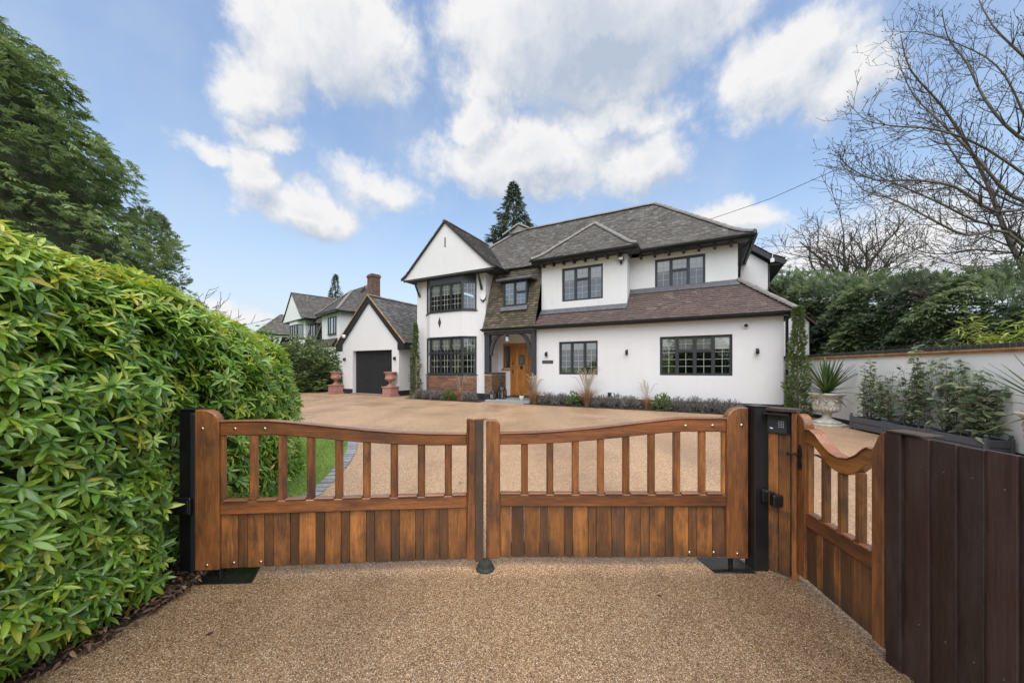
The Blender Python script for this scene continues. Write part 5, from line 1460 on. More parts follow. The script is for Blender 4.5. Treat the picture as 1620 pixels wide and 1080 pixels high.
# a few strays on the drive
for i, (x, y, lb) in enumerate(((-1.72, 2.02, 'single dark leaf lying on the drive near the hedge'), (.98, 2.36, 'single dark fallen leaf on the drive right of centre'), (-.62, 4.45, 'tiny dark leaf on the drive seen through the left gate'))):
    o = link('fallen_leaf', lmes[0].copy()); o.data.materials.clear(); o.data.materials.append(M['litter'])
    o.location = (x, y, gz(x, y) + .008); o.scale = (.06,) * 3; o.rotation_euler = (.1, .15, 1 + i)
    tag(o, lb, 'leaf')

# grass blades on the near lawn
GV = np.array([(0, -.5, 0), (0, .5, 0), (.25, -.28, .6), (.25, .28, .6), (.7, 0, 1.0)]); GF = np.array([(0, 1, 3), (0, 3, 2), (2, 3, 4)])
ng = 26000
gx = rng.uniform(-5.2, -2.25, ng); gy = rng.uniform(3.6, 8.2, ng)
lim = np.interp(gy, [3.75, 4.12, 4.6, 5.1, 5.65, 6.2, 6.8, 7.4, 7.9, 8.2], [-2.6, -2.36, -2.40, -2.48, -2.62, -2.84, -3.1, -3.5, -4.1, -4.8])
ok = gx < lim - .02; gx, gy = gx[ok], gy[ok]; ng = len(gx)
Zn = nrm(np.stack([rng.normal(0, .2, ng), rng.normal(0, .2, ng), np.ones(ng)], -1)); Xn, Yn = frames(Zn, rng.uniform(0, 6.3, ng))
hgt = rng.uniform(.025, .06, ng)
V, F = inst(GV, GF, np.stack([gx, gy, gzn(gy) + .004], -1), Xn, Yn, Zn, np.stack([hgt, np.full(ng, .007), hgt], -1))
patch = .45 + .25 * np.sin(gx * 3.1 + gy * 1.7) * np.sin(gy * 2.3 - gx) + rng.normal(0, .15, ng)
o = np_mesh('lawn_grass', V, F, M['blade'], None, np.repeat(np.clip(patch, 0, 1), 5)); tag(o, 'short green grass on the lawn behind the left gate', 'grass', kind='stuff')

# ================================================================== conifers
def conifer(name, base, height, radius, label, n, mat, size, trunk=.25, group=None, top_pow=.8, core=True, droop=-.25, zmin=.03, xlim=None, bare=0.0, lumps=.12, round_=False, rmax=99.0, corek=.62):
    t = empty(name, base, 0, label, 'tree' if not round_ else 'shrub', group)
    MB().tube([(0, 0, 0), (0, 0, height * .55), (0, 0, height * .96)], [trunk, trunk * .6, .02], 8).build('trunk', M['bark'], t)
    u = rng.uniform(zmin, .995, n) if not round_ else rng.uniform(.02, 1, n) ** .8
    an = rng.uniform(0, 2 * math.pi, n)
    if round_: prof = np.sqrt(np.maximum(1 - ((u - .38) / .63) ** 2, .02))
    else: prof = np.clip((1 - u) ** top_pow, 0, 1) * np.clip(u / .06, .5, 1)
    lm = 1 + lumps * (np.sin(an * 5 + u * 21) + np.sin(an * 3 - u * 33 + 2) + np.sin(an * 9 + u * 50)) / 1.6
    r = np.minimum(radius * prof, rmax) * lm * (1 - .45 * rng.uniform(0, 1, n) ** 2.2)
    pos = np.stack([r * np.cos(an), r * np.sin(an), u * height], -1)
    out = np.stack([np.cos(an), np.sin(an), np.full(n, droop)], -1)
    if round_: out[:, 2] = (u - .35) * 1.8
    D = nrm(out + rng.normal(0, .35, (n, 3)))
    Z = nrm(np.array([0, 0, 1.0]) + rng.normal(0, .45, (n, 3))); Y = nrm(np.cross(Z, D)); Z = np.cross(D, Y)
    sz = rng.uniform(.65, 1.25, n) * size * np.clip(prof * 2.5, .45, 1)
    tv, tf = (FR_V, FR_F)
    V, F = inst(tv, tf, pos, D, Y, Z, sz)
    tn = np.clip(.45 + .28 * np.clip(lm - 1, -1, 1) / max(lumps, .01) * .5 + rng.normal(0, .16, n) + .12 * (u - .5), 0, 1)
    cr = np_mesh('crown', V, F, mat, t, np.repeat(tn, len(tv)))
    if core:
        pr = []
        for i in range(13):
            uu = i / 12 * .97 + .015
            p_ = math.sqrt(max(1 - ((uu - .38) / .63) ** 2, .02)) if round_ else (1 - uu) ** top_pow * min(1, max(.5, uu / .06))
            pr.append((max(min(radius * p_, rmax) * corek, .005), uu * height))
        MB().lathe(pr, 14).build('dark_fill_core', M['core'], t)  # dark solid added inside the crown against see-through
    return t
conifer('conifer_tree', (-17.0, 9.8, .1), 13.0, 7.3, 'tall broad green conifer rising behind the hedge at left', 26000, M['conif'], .34, .35, top_pow=.55, lumps=.10, rmax=6.2, zmin=.12, corek=.78)
conifer('conifer_tree', (-15.7, 15.5, .1), 8.2, 1.25, 'small dark ivy-clad tree at the right foot of the tall conifer', 3000, M['conif2'], .26, .16, round_=True, core=False, lumps=.25)
conifer('spruce_tree', (.12, 30.5, .1), 17.2, 4.3, 'dark spruce top showing above the main roof ridge', 1900, M['conif3'], .85, .25, top_pow=.85, lumps=.34, zmin=.62, core=False)
conifer('spruce_tree', (-24.5, 50.0, .1), 14.6, 2.4, 'slim dark conifer beyond the neighbouring roofs', 1500, M['conif3'], .75, .2, top_pow=.9, lumps=.3, zmin=.4, core=False)

# clipped conifer hedge behind the white wall: trees run together
def leylandii(label):
    t = empty('conifer_hedge', (11.2, 12.0, 0), 0, label, 'hedge')
    n = 24000
    y = rng.uniform(4.0, 23.0, n); xc = 9.9 + .19 * (y - 9.5) + 1.3
    hgt = 1.25 + .24 * y + .12 * np.sin(y * .9) + .14 * np.sin(y * 2.3 + 1) + .12 * np.sin(y * 4.9)
    a = rng.uniform(-.05, 1, n)
    fr_ = rng.uniform(0, 1, n) < .80
    z = np.where(fr_, rng.uniform(.5, 1.0, n) ** 1.0 * hgt, hgt * (1 + .05 * rng.normal(0, 1, n)))
    x = np.where(fr_, xc - 1.05 - .12 * np.sin(y * 2.3 + 1) - .12 * np.sin(z * 5 + y * 3) + .35 * rng.uniform(0, 1, n) ** 2 + .5 * np.clip(z / hgt - .8, 0, 1) * 3, xc + rng.uniform(-.8, 1.2, n))
    pos = np.stack([x, y, z], -1) - np.array(t.location)
    D = nrm(np.stack([np.where(fr_, -1.0, -.25), rng.normal(0, .5, n), np.where(fr_, -.05 + .2 * rng.normal(0, 1, n), .9)], -1) + rng.normal(0, .25, (n, 3)))
    Z = nrm(np.array([-.3, 0, 1.0]) + rng.normal(0, .4, (n, 3))); Y = nrm(np.cross(Z, D)); Z = np.cross(D, Y)
    V, F = inst(FR_V, FR_F, pos, D, Y, Z, rng.uniform(.15, .33, n))
    tn = np.clip(.42 + .2 * np.sin(y * 2.3 + 1) + .15 * np.sin(z * 4 + y) + rng.normal(0, .15, n) + .3 * np.clip(z / hgt - .75, 0, 1), 0, 1)
    np_mesh('foliage', V, F, M['conif2'], t, np.repeat(tn, len(FR_V)))
    m = MB()
    for i in range(38):
        y0, y1 = 4.2 + i * .5, 4.72 + i * .5; x0 = 9.9 + .19 * (y0 - 9.5) + .62
        hh = .75 + .23 * y0 + .003 * i
        m.box(x0 - 11.2, x0 + 1.4 - 11.2, y0 - 12, y1 - 12, .1, hh)
    m.build('dark_fill_core', M['core'], t)  # dark boxes added as a fill inside the hedge foliage
    for y0 in np.arange(5, 22, 1.7):
        x0 = 11.2 + .19 * (y0 - 9.5)
        MB().tube([(x0 - 11.2, y0 - 12, 0), (x0 - 11.2, y0 - 12, 3.6)], [.09, .03], 6).build('trunk', M['bark'], t)
leylandii('tall dark conifer hedge standing behind the white garden wall')

# ================================================================== leafy shrubs
SH_V, SH_F = strip_leaf(3, .46, .3, .18)
def leafy(t, pts, mat, lsize, tintf, lv=SH_V, lf=SH_F, name='foliage', outw=None, flat=.6):
    n = len(pts); an = rng.uniform(0, 6.3, n)
    D = np.stack([np.cos(an), np.sin(an), rng.normal(.1, .45, n)], -1)
    if outw is not None: D = D + outw
    D = nrm(D); Z = nrm(np.array([0, 0, 1.0]) + rng.normal(0, flat, (n, 3))); Y = nrm(np.cross(Z, D)); Z = np.cross(D, Y)
    V, F = inst(lv, lf, pts, D, Y, Z, rng.uniform(.7, 1.25, n) * lsize)
    return np_mesh(name, V, F, mat, t, np.repeat(np.clip(tintf, 0, 1), len(lv)), True)

def mound(name, base, rx, ry, hgt, label, n, mat, lsize, cat='shrub', group=None, tint0=.45, core=.72):
    t = empty(name, base, 0, label, cat, group)
    th = rng.uniform(0, 2 * math.pi, n); cz = rng.uniform(-.25, 1, n)
    sr = np.sqrt(np.maximum(1 - cz ** 2, 0)); lm = 1 + .10 * np.sin(th * 4 + cz * 9) + .08 * np.sin(th * 9 - cz * 14)
    rr = lm * (1 - .35 * rng.uniform(0, 1, n) ** 2)
    z = (cz + .25) / 1.25
    p = np.stack([rx * sr * np.cos(th) * rr, ry * sr * np.sin(th) * rr, hgt * (.04 + .96 * z * rr)], -1)
    leafy(t, p, mat, lsize, tint0 + rng.normal(0, .18, n) + (rr - .9) * .8 + .12 * (z - .5), outw=np.stack([sr * np.cos(th), sr * np.sin(th), cz], -1) * .8)
    MB().lathe([(core * .85, 0), (core, .25 * hgt / max(rx, .01)), (core * .85, .5 * hgt / rx), (core * .45, .72 * hgt / rx), (.02, .8 * hgt / rx)], 12).xf(Matrix.Diagonal((rx, ry, rx, 1))).build('dark_fill_core', M['core'], t)  # dark solid added as a fill inside the leaf mound
    return t
mound('laurel_bush', (-12.0, 20.6, ZG), 2.05, 1.9, 2.8, 'wide dark green bush growing left of the garage', 7000, M['shrub'], .22, core=.82)
mound('young_tree', (-24.0, 35.0, ZG), 1.2, 1.2, 4.9, 'small yellowish green tree before the neighbouring houses', 900, M['gold'], .42, 'tree', tint0=.05)

# slim upright evergreens
def column(name, base, rad, hgt, label, n, cane=False):
    t = empty(name, base, 0, label, 'shrub', 'slim upright evergreens')
    u = rng.uniform(0.01, 1, n); an = rng.uniform(0, 6.3, n)
    lm = 1 + .22 * np.sin(u * 31 + an * 2) + .18 * np.sin(u * 17 - an)
    r = rad * np.clip(1.15 - .95 * u ** 1.3, .12, 1) * lm * rng.uniform(.35, 1.05, n)
    p = np.stack([r * np.cos(an), r * np.sin(an), u * hgt], -1)
    D = nrm(np.stack([np.cos(an) * .7, np.sin(an) * .7, rng.uniform(.2, 1.2, n)], -1))
    Z = nrm(rng.normal(0, 1, (n, 3)) + np.array([0, 0, .5])); Y = nrm(np.cross(Z, D)); Z = np.cross(D, Y)
    V, F = inst(FR_V, FR_F, p, D, Y, Z, rng.uniform(.06, .13, n))
    np_mesh('foliage', V, F, M['shrub'], t, np.repeat(np.clip(.42 + rng.normal(0, .2, n) + .15 * (lm - 1), 0, 1), len(FR_V)))
    MB().tube([(0, 0, 0), (0, .02, hgt * .5), (0, 0, hgt * .97)], [.035, .025, .006], 6).build('trunk', M['bark'], t)
    if cane: MB().tube([(.08, -.12, 0), (.07, -.12, hgt * .55)], .012, 6).build('cane', M['cane'], t)
column('columnar_evergreen', (7.42, 9.35, ZG), .24, 2.85, 'slim upright evergreen at the right corner of the house', 2400)
column('columnar_evergreen', (*h2w(-5.62, -.42)[:2], ZG), .21, 3.25, 'slim upright evergreen with a cane left of the bay window', 1900, True)

# shrubs in the planters
def planter_shrub(base, hgt, wid, label, stems, lsz=.075, bushy=1.0, red=.02):
    t = empty('potted_shrub', base, 0, label, 'shrub', 'leafy shrubs in grey planters')
    m = MB(); pts = []; tn = []
    for i in range(stems):
        bx, by = rng.uniform(-wid * .5, wid * .5), rng.uniform(-.06, .06)
        top_ = hgt * rng.uniform(.6, 1.0); lx_, ly_ = rng.normal(0, .10), rng.normal(0, .07)
        pl_ = [(bx, by, 0)]
        for k in range(1, 6):
            f = k / 5; pl_.append((bx + lx_ * f + rng.normal(0, .012), by + ly_ * f + rng.normal(0, .012), top_ * f))
        m.tube(pl_, [.007, .006, .005, .004, .003, .002], 5, False)
        for k in range(int(top_ / .026 * bushy)):
            f = rng.uniform(.12, 1.0); a = np.array([np.interp(f * 5, range(6), [q[c] for q in pl_]) for c in range(3)])
            sp = .17 * (1 - f * .75); an = rng.uniform(0, 6.3)
            pts.append(a + np.array([math.cos(an) * sp * rng.uniform(.2, 1), math.sin(an) * sp * rng.uniform(.2, 1), rng.normal(0, .02)]))
            tn.append(1.0 if rng.uniform() < red else min(.94, max(0, .45 + rng.normal(0, .2))))
    m.build('stems', M['bark'], t)
    leafy(t, np.array(pts), M['elae'], lsz, np.array(tn), flat=.5)
    return t
# ================================================================== planters along the white wall
def planter(y0, y1, label):
    xw0, xw1 = wallx(y0) - .40, wallx(y1) - .40
    L = math.hypot(y0 - y1, xw0 - xw1)
    t = empty('planter', (xw0, y0, ZG), math.atan2(y1 - y0, xw1 - xw0), label, 'planter', 'grey wooden planters along the wall')
    D = .34
    for z in (.035, .155):
        MB().box(.05, L - .05, .008, .03, z, z + .112).build('side_board', M['grey'], t, .006)
        MB().box(.05, L - .05, D - .03, D - .008, z, z + .112).build('side_board', M['grey'], t, .006)
        for x in (.008, L - .03): MB().box(x, x + .022, .05, D - .05, z, z + .112).build('end_board', M['grey'], t, .006)
    for x in (0, L - .05):
        for y in (0, D - .05):
            p_ = MB().box(x, x + .05, y, y + .05, 0, .295).build('corner_post', M['grey'], t, .005)
            MB().lathe([(.008, 0), (.012, .006), (.024, .018), (.026, .032), (.018, .046), (.004, .052)], 10, (x + .025, y + .025, .295)).build('finial', M['grey'], p_, 0, True)
    MB().box(.03, L - .03, .031, D - .031, .03, .225).build('soil', M['soil'], t)
    return t
planter(7.70, 6.84, 'grey wooden planter nearest the stone urn')
planter(6.83, 5.99, 'grey wooden planter in the middle of the row')
planter(5.98, 5.10, 'grey wooden planter nearest the dark fence')
def wpos(y, off=.22): return (wallx(y) - off, y, ZG + .2)
for i, (y, hgt, wid, stm, lsz, lb) in enumerate((
        (7.50, 1.22, .34, 8, .085, 'tall sparse shrub at the urn end of the planters'),
        (7.08, 1.12, .34, 9, .085, 'bushy shrub at the fence end of the first planter'),
        (6.62, 1.18, .34, 8, .09, 'shrub with reddish tips at the start of the middle planter'),
        (6.20, 1.55, .30, 7, .09, 'tallest shrub rising above the wall coping'),
        (5.78, 1.25, .36, 9, .095, 'dense shrub with a cane in the last planter'),
        (5.34, 1.05, .36, 10, .115, 'broad-leaved shrub at the fence end of the planters'))):
    t = planter_shrub(wpos(y), hgt, wid, lb, stm, lsz, 1.25)
    t.rotation_euler = (0, 0, math.atan2(-1, -.191))
    if i in (2, 4): MB().tube([(.1, .06, 0), (.12, .05, .85)], .008, 6).build('cane', M['cane'], t)

# ================================================================== stone urns with cordylines
CV_, CF_ = strip_leaf(6, .092, .4, .0, lambda t: min(1, .55 + t * 2.2) * (1 - t) ** .45)
def cordyline(base, hgt, label, n=64):
    t = empty('cordyline', base, 0, label, 'plant', 'spiky cordylines in stone urns')
    MB().tube([(0, 0, -.06), (0, 0, .05)], [.05, .045], 8).build('stem', M['bark'], t)
    an = rng.uniform(0, 6.3, n); el_ = np.radians(np.concatenate([rng.uniform(35, 88, n * 2 // 3), rng.uniform(-22, 38, n - n * 2 // 3)]))
    L = hgt * rng.uniform(.8, 1.05, n); L[-1] *= .4; L = np.where(el_ < .6, L * .75, L); bend = np.where(el_ < .6, .22, .08)
    V = []; F = []; tn = []
    for i in range(n):
        d = np.array([math.cos(an[i]) * math.cos(el_[i]), math.sin(an[i]) * math.cos(el_[i]), math.sin(el_[i])])
        y = np.cross([0, 0, 1.0], d); y /= max(np.linalg.norm(y), 1e-6); z = np.cross(d, y)
        P_ = d * (CV_[:, 0:1] * L[i]) + y * (CV_[:, 1:2] * .62) + z * (CV_[:, 2:3] * .6)
        P_[:, 2] -= bend[i] * L[i] * CV_[:, 0] ** 2.4 * .8
        F.append(CF_ + len(V) * len(CV_)); V.append(P_ + np.array([0, 0, .02])); tn += [1.0 if (i == n - 1) else float(np.clip(.5 + rng.normal(0, .2), 0, .92))] * len(CV_)
    np_mesh('leaves', np.concatenate(V), np.concatenate(F), M['strap'], t, np.array(tn), True)
URN = [(.20, 0), (.26, .0), (.265, .03), (.24, .045), (.15, .08), (.085, .13), (.075, .17), (.10, .20), (.085, .215), (.15, .25), (.23, .31), (.255, .38), (.245, .46), (.235, .52), (.25, .57), (.30, .625), (.335, .65), (.34, .675), (.31, .685), (.27, .66), (.24, .60)]
def stone_urn(base, label):
    t = empty('stone_urn', base, .3, label, 'urn', 'mossy stone urns')
    MB().lathe([(r, z) for r, z in URN[:10]], 28).build('foot', M['stone'], t, 0, True)
    MB().lathe(URN[9:], 40, (0, 0, 0)).build('bowl', M['stone'], t, 0, True)
    g = MB()
    for k in range(22):
        a = 2 * math.pi * k / 22
        g.tube([(.155 * math.cos(a), .155 * math.sin(a), .25), (.232 * math.cos(a), .232 * math.sin(a), .31), (.252 * math.cos(a), .252 * math.sin(a), .375)], [.012, .02, .01], 6)
    g.build('gadroons', M['stone'], t, 0, True)['kind'] = 'stuff'
    g = MB()
    for k in range(9):
        a = 2 * math.pi * k / 9
        g.tube([(.245 * math.cos(a), .245 * math.sin(a), .56), (.262 * math.cos(a + .2), .262 * math.sin(a + .2), .50), (.252 * math.cos(a + .38), .252 * math.sin(a + .38), .55)], [.014, .026, .014], 6)
        g.tube([(.245 * math.cos(a), .245 * math.sin(a), .42), (.262 * math.cos(a + .1), .262 * math.sin(a + .1), .46)], [.012, .02], 6)
    g.build('carved_garland', M['stone'], t, 0, True)['kind'] = 'stuff'
    h_ = MB()
    for s in (-1, 1):
        h_.tube([(s * .24, 0, .40), (s * .30, 0, .42), (s * .31, 0, .47), (s * .27, 0, .50), (s * .24, 0, .49)], .018, 8)
    h_.build('handles', M['stone'], t, 0, True)
    MB().lathe([(.235, .6), (.2, .64), (.05, .655)], 20).build('soil', M['soil'], t)
    m = MB(); m.extr([(.36 * math.cos(R(45 * k + 22)), .36 * math.sin(R(45 * k + 22)), -.05) for k in range(8)], (0, 0, .05)); m.build('base_slab', M['stone'], t, .01)
stone_urn((7.16, 8.2, ZG + .045), 'weathered stone urn beside the slim evergreen at the wall')
cordyline((7.16, 8.2, ZG + .69), .90, 'spiky green cordyline in the stone urn nearest the house', 84)
stone_urn((6.72, 4.42, ZG + .045), 'stone urn by the wall at the right edge of the view')
cordyline((6.72, 4.42, ZG + .72), .86, 'spiky cordyline reaching in from the right edge of the view')

# terracotta urns on pedestals by the garage
TU = [(.13, 0), (.19, .0), (.20, .03), (.12, .06), (.07, .11), (.06, .18), (.10, .20), (.06, .22), (.14, .26), (.24, .33), (.235, .40), (.215, .45), (.22, .58), (.29, .64), (.30, .67), (.26, .675), (.22, .62)]
def terracotta(base, label):
    t = empty('terracotta_urn', base, ANG, label, 'urn', 'terracotta urns by the garage')
    p_ = MB(); p_.box(-.30, .30, -.30, .30, 0, .08); p_.box(-.25, .25, -.25, .25, .08, .40); p_.box(-.28, .28, -.28, .28, .40, .46)
    p_.build('pedestal', M['terra'], t, .012)
    MB().lathe(TU, 24, (0, 0, .46)).build('urn', M['terra'], t, 0, True)
    h_ = MB()
    for s in (-1, 1): h_.tube([(s * .20, 0, .80), (s * .30, 0, .82), (s * .31, 0, .92), (s * .24, 0, .96)], .02, 6)
    h_.build('handles', M['terra'], t, 0, True)
    MB().lathe([(.21, 1.09), (.1, 1.10), (.02, 1.10)], 16).build('soil', M['soil'], t)
terracotta((-9.05, 18.5, ZG), 'pinkish terracotta urn on a pedestal left of the garage door')
terracotta((-5.62, 16.65, ZG), 'pinkish terracotta urn on a pedestal right of the garage door')

# ================================================================== porch things
ln = empty('floor_lantern', h2w(-1.55, .1, .30), ANG, 'tall black metal floor lantern with a candle by the brick pier', 'lantern')
def lantern(t, w, hgt):
    fr_ = MB()
    fr_.box(-w, w, -w, w, 0, .03); fr_.box(-w, w, -w, w, hgt, hgt + .03)
    for s in (-1, 1):
        for q in (-1, 1): fr_.box(s * w - .012, s * w + .012, q * w - .012, q * w + .012, .03, hgt)
    fr_.build('frame', M['iron'], t)
    MB().lathe([(w * 1.35, hgt + .03), (w * 1.0, hgt + .11), (w * .35, hgt + .17), (w * .3, hgt + .22), (w * .12, hgt + .24)], 12).build('roof', M['iron'], t)
    MB().tube([(0, 0, .03), (0, 0, .03 + hgt * .5)], w * .42, 12).build('candle', M['white'], t)
    for s in (-1, 1):
        MB().quad((-w + .012, s * w, .03), (w - .012, s * w, .03), (w - .012, s * w, hgt), (-w + .012, s * w, hgt)).build('glass', M['glass'], t)
        MB().quad((s * w, -w + .012, .03), (s * w, w - .012, .03), (s * w, w - .012, hgt), (s * w, -w + .012, hgt)).build('glass', M['glass'], t)
lantern(ln, .125, .36)
l2 = empty('floor_lantern', h2w(-1.72, -.32, .30), ANG, 'small black metal lantern with a white candle beside the taller one', 'lantern'); lantern(l2, .085, .22)
pot = empty('plant_pot', h2w(-.48, -.3, .30), 0, 'small white pot with a dry plant beside the porch pier', 'pot')
MB().lathe([(.05, 0), (.062, .0), (.09, .16), (.095, .18), (.082, .182), (.075, .15)], 16).build('pot', M['white'], pot, 0, True)
pt = rng.normal(0, .05, (60, 3)) + np.array([0, 0, .28]); leafy(pot, pt, M['litter'], .05, rng.uniform(.2, 1, 60), name='dry_plant')['kind'] = 'stuff'
bol = empty('garden_light', h2w(2.72, -.05, ZG), ANG, 'short black post light by the wall between grasses', 'light')
MB().box(-.05, .05, -.05, .05, 0, .46).build('post', M['iron'], bol, .006); MB().box(-.055, .055, -.055, .055, .46, .475).build('cap', M['iron'], bol)

# ================================================================== flower beds before the house
def bed(u0, u1, v0, v1, name):
    P_ = [h2w(u0, v0), h2w(u1, v0), h2w(u1, v1), h2w(u0, v1)]
    m = MB().extr([(p_[0], p_[1], ZG - .02) for p_ in P_], (0, 0, .035)); o = m.build(name, M['soil']); o['kind'] = 'structure'
bed(-5.75, -2.0, -.92, -.02, 'flower_bed'); bed(-.2, 6.7, -.72, -.02, 'flower_bed')
BL_V = np.array([(0, -.5, 0), (0, .5, 0), (.3, -.4, .5), (.3, .4, .5), (1.0, 0, .9)]); BL_F = np.array([(0, 1, 3), (0, 3, 2), (2, 3, 4)])
def grass_clump(u, v, hgt, n, label, plumes=26):
    t = empty('ornamental_grass', h2w(u, v, ZG), 0, label, 'grass clump', 'dry ornamental grasses')
    an = rng.uniform(0, 6.3, n); r0 = rng.uniform(0, .10, n)
    lean = rng.uniform(.05, .95, n) ** 1.3
    pos = np.stack([r0 * np.cos(an), r0 * np.sin(an), np.zeros(n)], -1)
    X_ = np.stack([np.cos(an), np.sin(an), np.zeros(n)], -1); Y_ = np.stack([-np.sin(an), np.cos(an), np.zeros(n)], -1); Z_ = np.tile([0, 0, 1.0], (n, 1))
    L = hgt * rng.uniform(.45, .95, n)
    V, F = inst(BL_V, BL_F, pos, X_, Y_, Z_, np.stack([L * lean, np.full(n, .010), L], -1))
    np_mesh('blades', V, F, M['straw'], t, np.repeat(rng.uniform(0, .75, n), 5))
    m = MB()
    for i in range(plumes):
        a = rng.uniform(0, 6.3); l = rng.uniform(.15, .55) * hgt; hh = hgt * rng.uniform(1.1, 1.6)
        m.tube([(0, 0, .1), (l * .3 * math.cos(a), l * .3 * math.sin(a), hh * .6), (l * .8 * math.cos(a), l * .8 * math.sin(a), hh * .96), (l * 1.25 * math.cos(a), l * 1.25 * math.sin(a), hh)], [.003, .0035, .009, .003], 4, False)
    m.build('seed_heads', M['plume'], t)
M['plume'] = plain('faded_seed_head', (.34, .27, .19), .9, .3, 30)
grass_clump(.12, -.45, .72, 420, 'dry grass clump hiding the porch corner pier', 22)
grass_clump(2.05, -.45, .85, 520, 'largest dry grass clump before the smaller ground floor window', 36)
grass_clump(3.95, -.40, .60, 300, 'sparse dry grass clump between the two ground floor windows', 14)
grass_clump(-3.05, -.62, .66, 300, 'dry grass clump before the brick base of the bay window', 12)
def lavender(u, v, r, label, mat='lav', hgt=.34, n=620):
    t = empty('lavender_bush' if mat == 'lav' else 'hebe_bush', h2w(u, v, ZG), 0, label, 'shrub', 'low bed shrubs')
    an = rng.uniform(0, 6.3, n); rr = r * np.sqrt(rng.uniform(0, 1, n)); zz = np.sqrt(np.maximum(1 - (rr / r) ** 2, 0)) * hgt * rng.uniform(.35, 1.05, n)
    p_ = np.stack([rr * np.cos(an), rr * np.sin(an), zz], -1)
    D = nrm(np.stack([np.cos(an) * rr / r * 1.2, np.sin(an) * rr / r * 1.2, rng.uniform(.3, 1.1, n)], -1) + rng.normal(0, .25, (n, 3)))
    Z_ = nrm(rng.normal(0, 1, (n, 3))); Y_ = nrm(np.cross(Z_, D)); Z_ = np.cross(D, Y_)
    V, F = inst(SH_V * (np.array([1, .35, 1]) if mat == 'lav' else np.array([1, 1, 1])), SH_F, p_, D, Y_, Z_, rng.uniform(.07, .13, n) if mat == 'lav' else rng.uniform(.06, .10, n))
    np_mesh('foliage', V, F, M[mat], t, np.repeat(np.clip(rng.normal(.5, .25, n), 0, .95), len(SH_V)))
for i, (u, lb) in enumerate(((.62, 'grey lavender right of the first grass clump'), (1.12, 'grey lavender before the left edge of the smaller window'), (2.55, 'grey lavender just left of the short post light'), (3.0, 'grey lavender just right of the short post light'),
                             (3.45, 'grey lavender left of the sparse grass clump'), (4.85, 'first grey lavender right of the green hebe'), (5.3, 'second grey lavender under the wide window'), (5.75, 'third grey lavender under the wide window'), (6.2, 'last grey lavender near the right corner of the wall'))):
    lavender(u, -.42 + .04 * (i % 2), .31, lb, hgt=.40 - .02 * (i % 3))
lavender(1.58, -.42, .27, 'green low bush left of the largest grass clump', 'shrub', .46, 420)
lavender(4.4, -.42, .30, 'green low bush right of the sparse grass clump', 'shrub', .48, 460)
for i, (u, lb) in enumerate(((-5.1, 'grey lavender beside the slim evergreen'), (-4.6, 'grey lavender under the left half of the bay'), (-4.15, 'grey lavender under the middle of the bay'), (-2.6, 'grey lavender at the porch end of the left bed'))):
    lavender(u, -.66, .29, lb, hgt=.36)
lavender(-3.6, -.70, .26, 'green low bush under the bay window', 'shrub', .40, 380)

# golden bamboo over the wall at the right
gb = empty('golden_bamboo', (9.55, 6.25, ZG + .25), 0, 'bright yellow-green bamboo leaning over the wall at right', 'bamboo')
m = MB(); pts = []
for i in range(26):
    a = rng.uniform(-.9, .9); l = rng.uniform(.3, 1.2); hh = rng.uniform(1.6, 2.5)
    pl_ = [(rng.normal(0, .25), rng.normal(0, .35), 0)]
    for k in range(1, 6):
        f = k / 5; pl_.append((pl_[0][0] - l * f * f * math.cos(a), pl_[0][1] + l * f * f * math.sin(a) * 1.2, hh * (f - .18 * f ** 3)))
    m.tube(pl_, [.011, .010, .008, .006, .004, .002], 5, False)
    for k in range(70):
        f = rng.uniform(.45, 1.0); q = np.array([np.interp(f * 5, range(6), [p_[c] for p_ in pl_]) for c in range(3)]); pts.append(q + rng.normal(0, .09, 3))
m.build('canes', M['cane'], gb)
BV, BF = strip_leaf(3, .16, .3, .35)
leafy(gb, np.array(pts), M['gold'], .17, np.clip(rng.normal(.6, .22, len(pts)), 0, 1), BV, BF, flat=.4)

# ================================================================== bare trees
def grow(m, p, d, L, r, lev, up, rnd, tips, kids, seg=5, minr=.004):
    pts = [p.copy()]; rad = [r]
    q = p.copy(); dd = d.normalized()
    for i in range(seg):
        dd = (dd + Vector((random.gauss(0, rnd), random.gauss(0, rnd), random.gauss(0, rnd) + up))).normalized()
        q = q + dd * (L / seg); pts.append(q.copy()); rad.append(max(r * (1 - .72 * (i + 1) / seg), minr * .7))
    m.tube(pts, rad, 6 if r > .03 else 4 if r > .012 else 3, False)
    if lev <= 0: tips.append((pts[-1], dd)); return
    for i in range(kids):
        f = .25 + .75 * (i + random.random()) / kids; k = min(int(f * seg), seg - 1)
        t = pts[k] + (pts[k + 1] - pts[k]) * (f * seg - k)
        ax_ = (pts[k + 1] - pts[k]).normalized(); side = ax_.cross(Vector((random.gauss(0, 1), random.gauss(0, 1), random.gauss(0, 1)))).normalized()
        nd_ = (ax_ * random.uniform(.55, 1.0) + side * random.uniform(.5, .95)).normalized()
        grow(m, t, nd_, L * random.uniform(.38, .62), max(rad[k] * .55, minr), lev - 1, up, rnd, tips, max(2, kids - 1), max(3, seg - 1), minr)
def pxw(x, y, Y): return Vector(((x - 810) / 570 * Y, Y, CAM_Z + (583 - y) / 570 * Y))
random.seed(21)
T = empty('bare_tree', (13.9, 9.2, 0), 0, 'large bare winter tree with upswept twigs reaching in at the right', 'tree')
TL = Vector(T.location)
tr_ = MB(); tr_.tube([Vector((0, 0, 0)), Vector((.1, .1, 2.2)), Vector((-.05, 0, 4.4)), Vector((.15, -.1, 6.6)), Vector((.1, .1, 9.5)), Vector((.3, 0, 12.5))], [.30, .24, .19, .15, .09, .03], 10, False)
tr_.build('trunk', M['bark'], T)
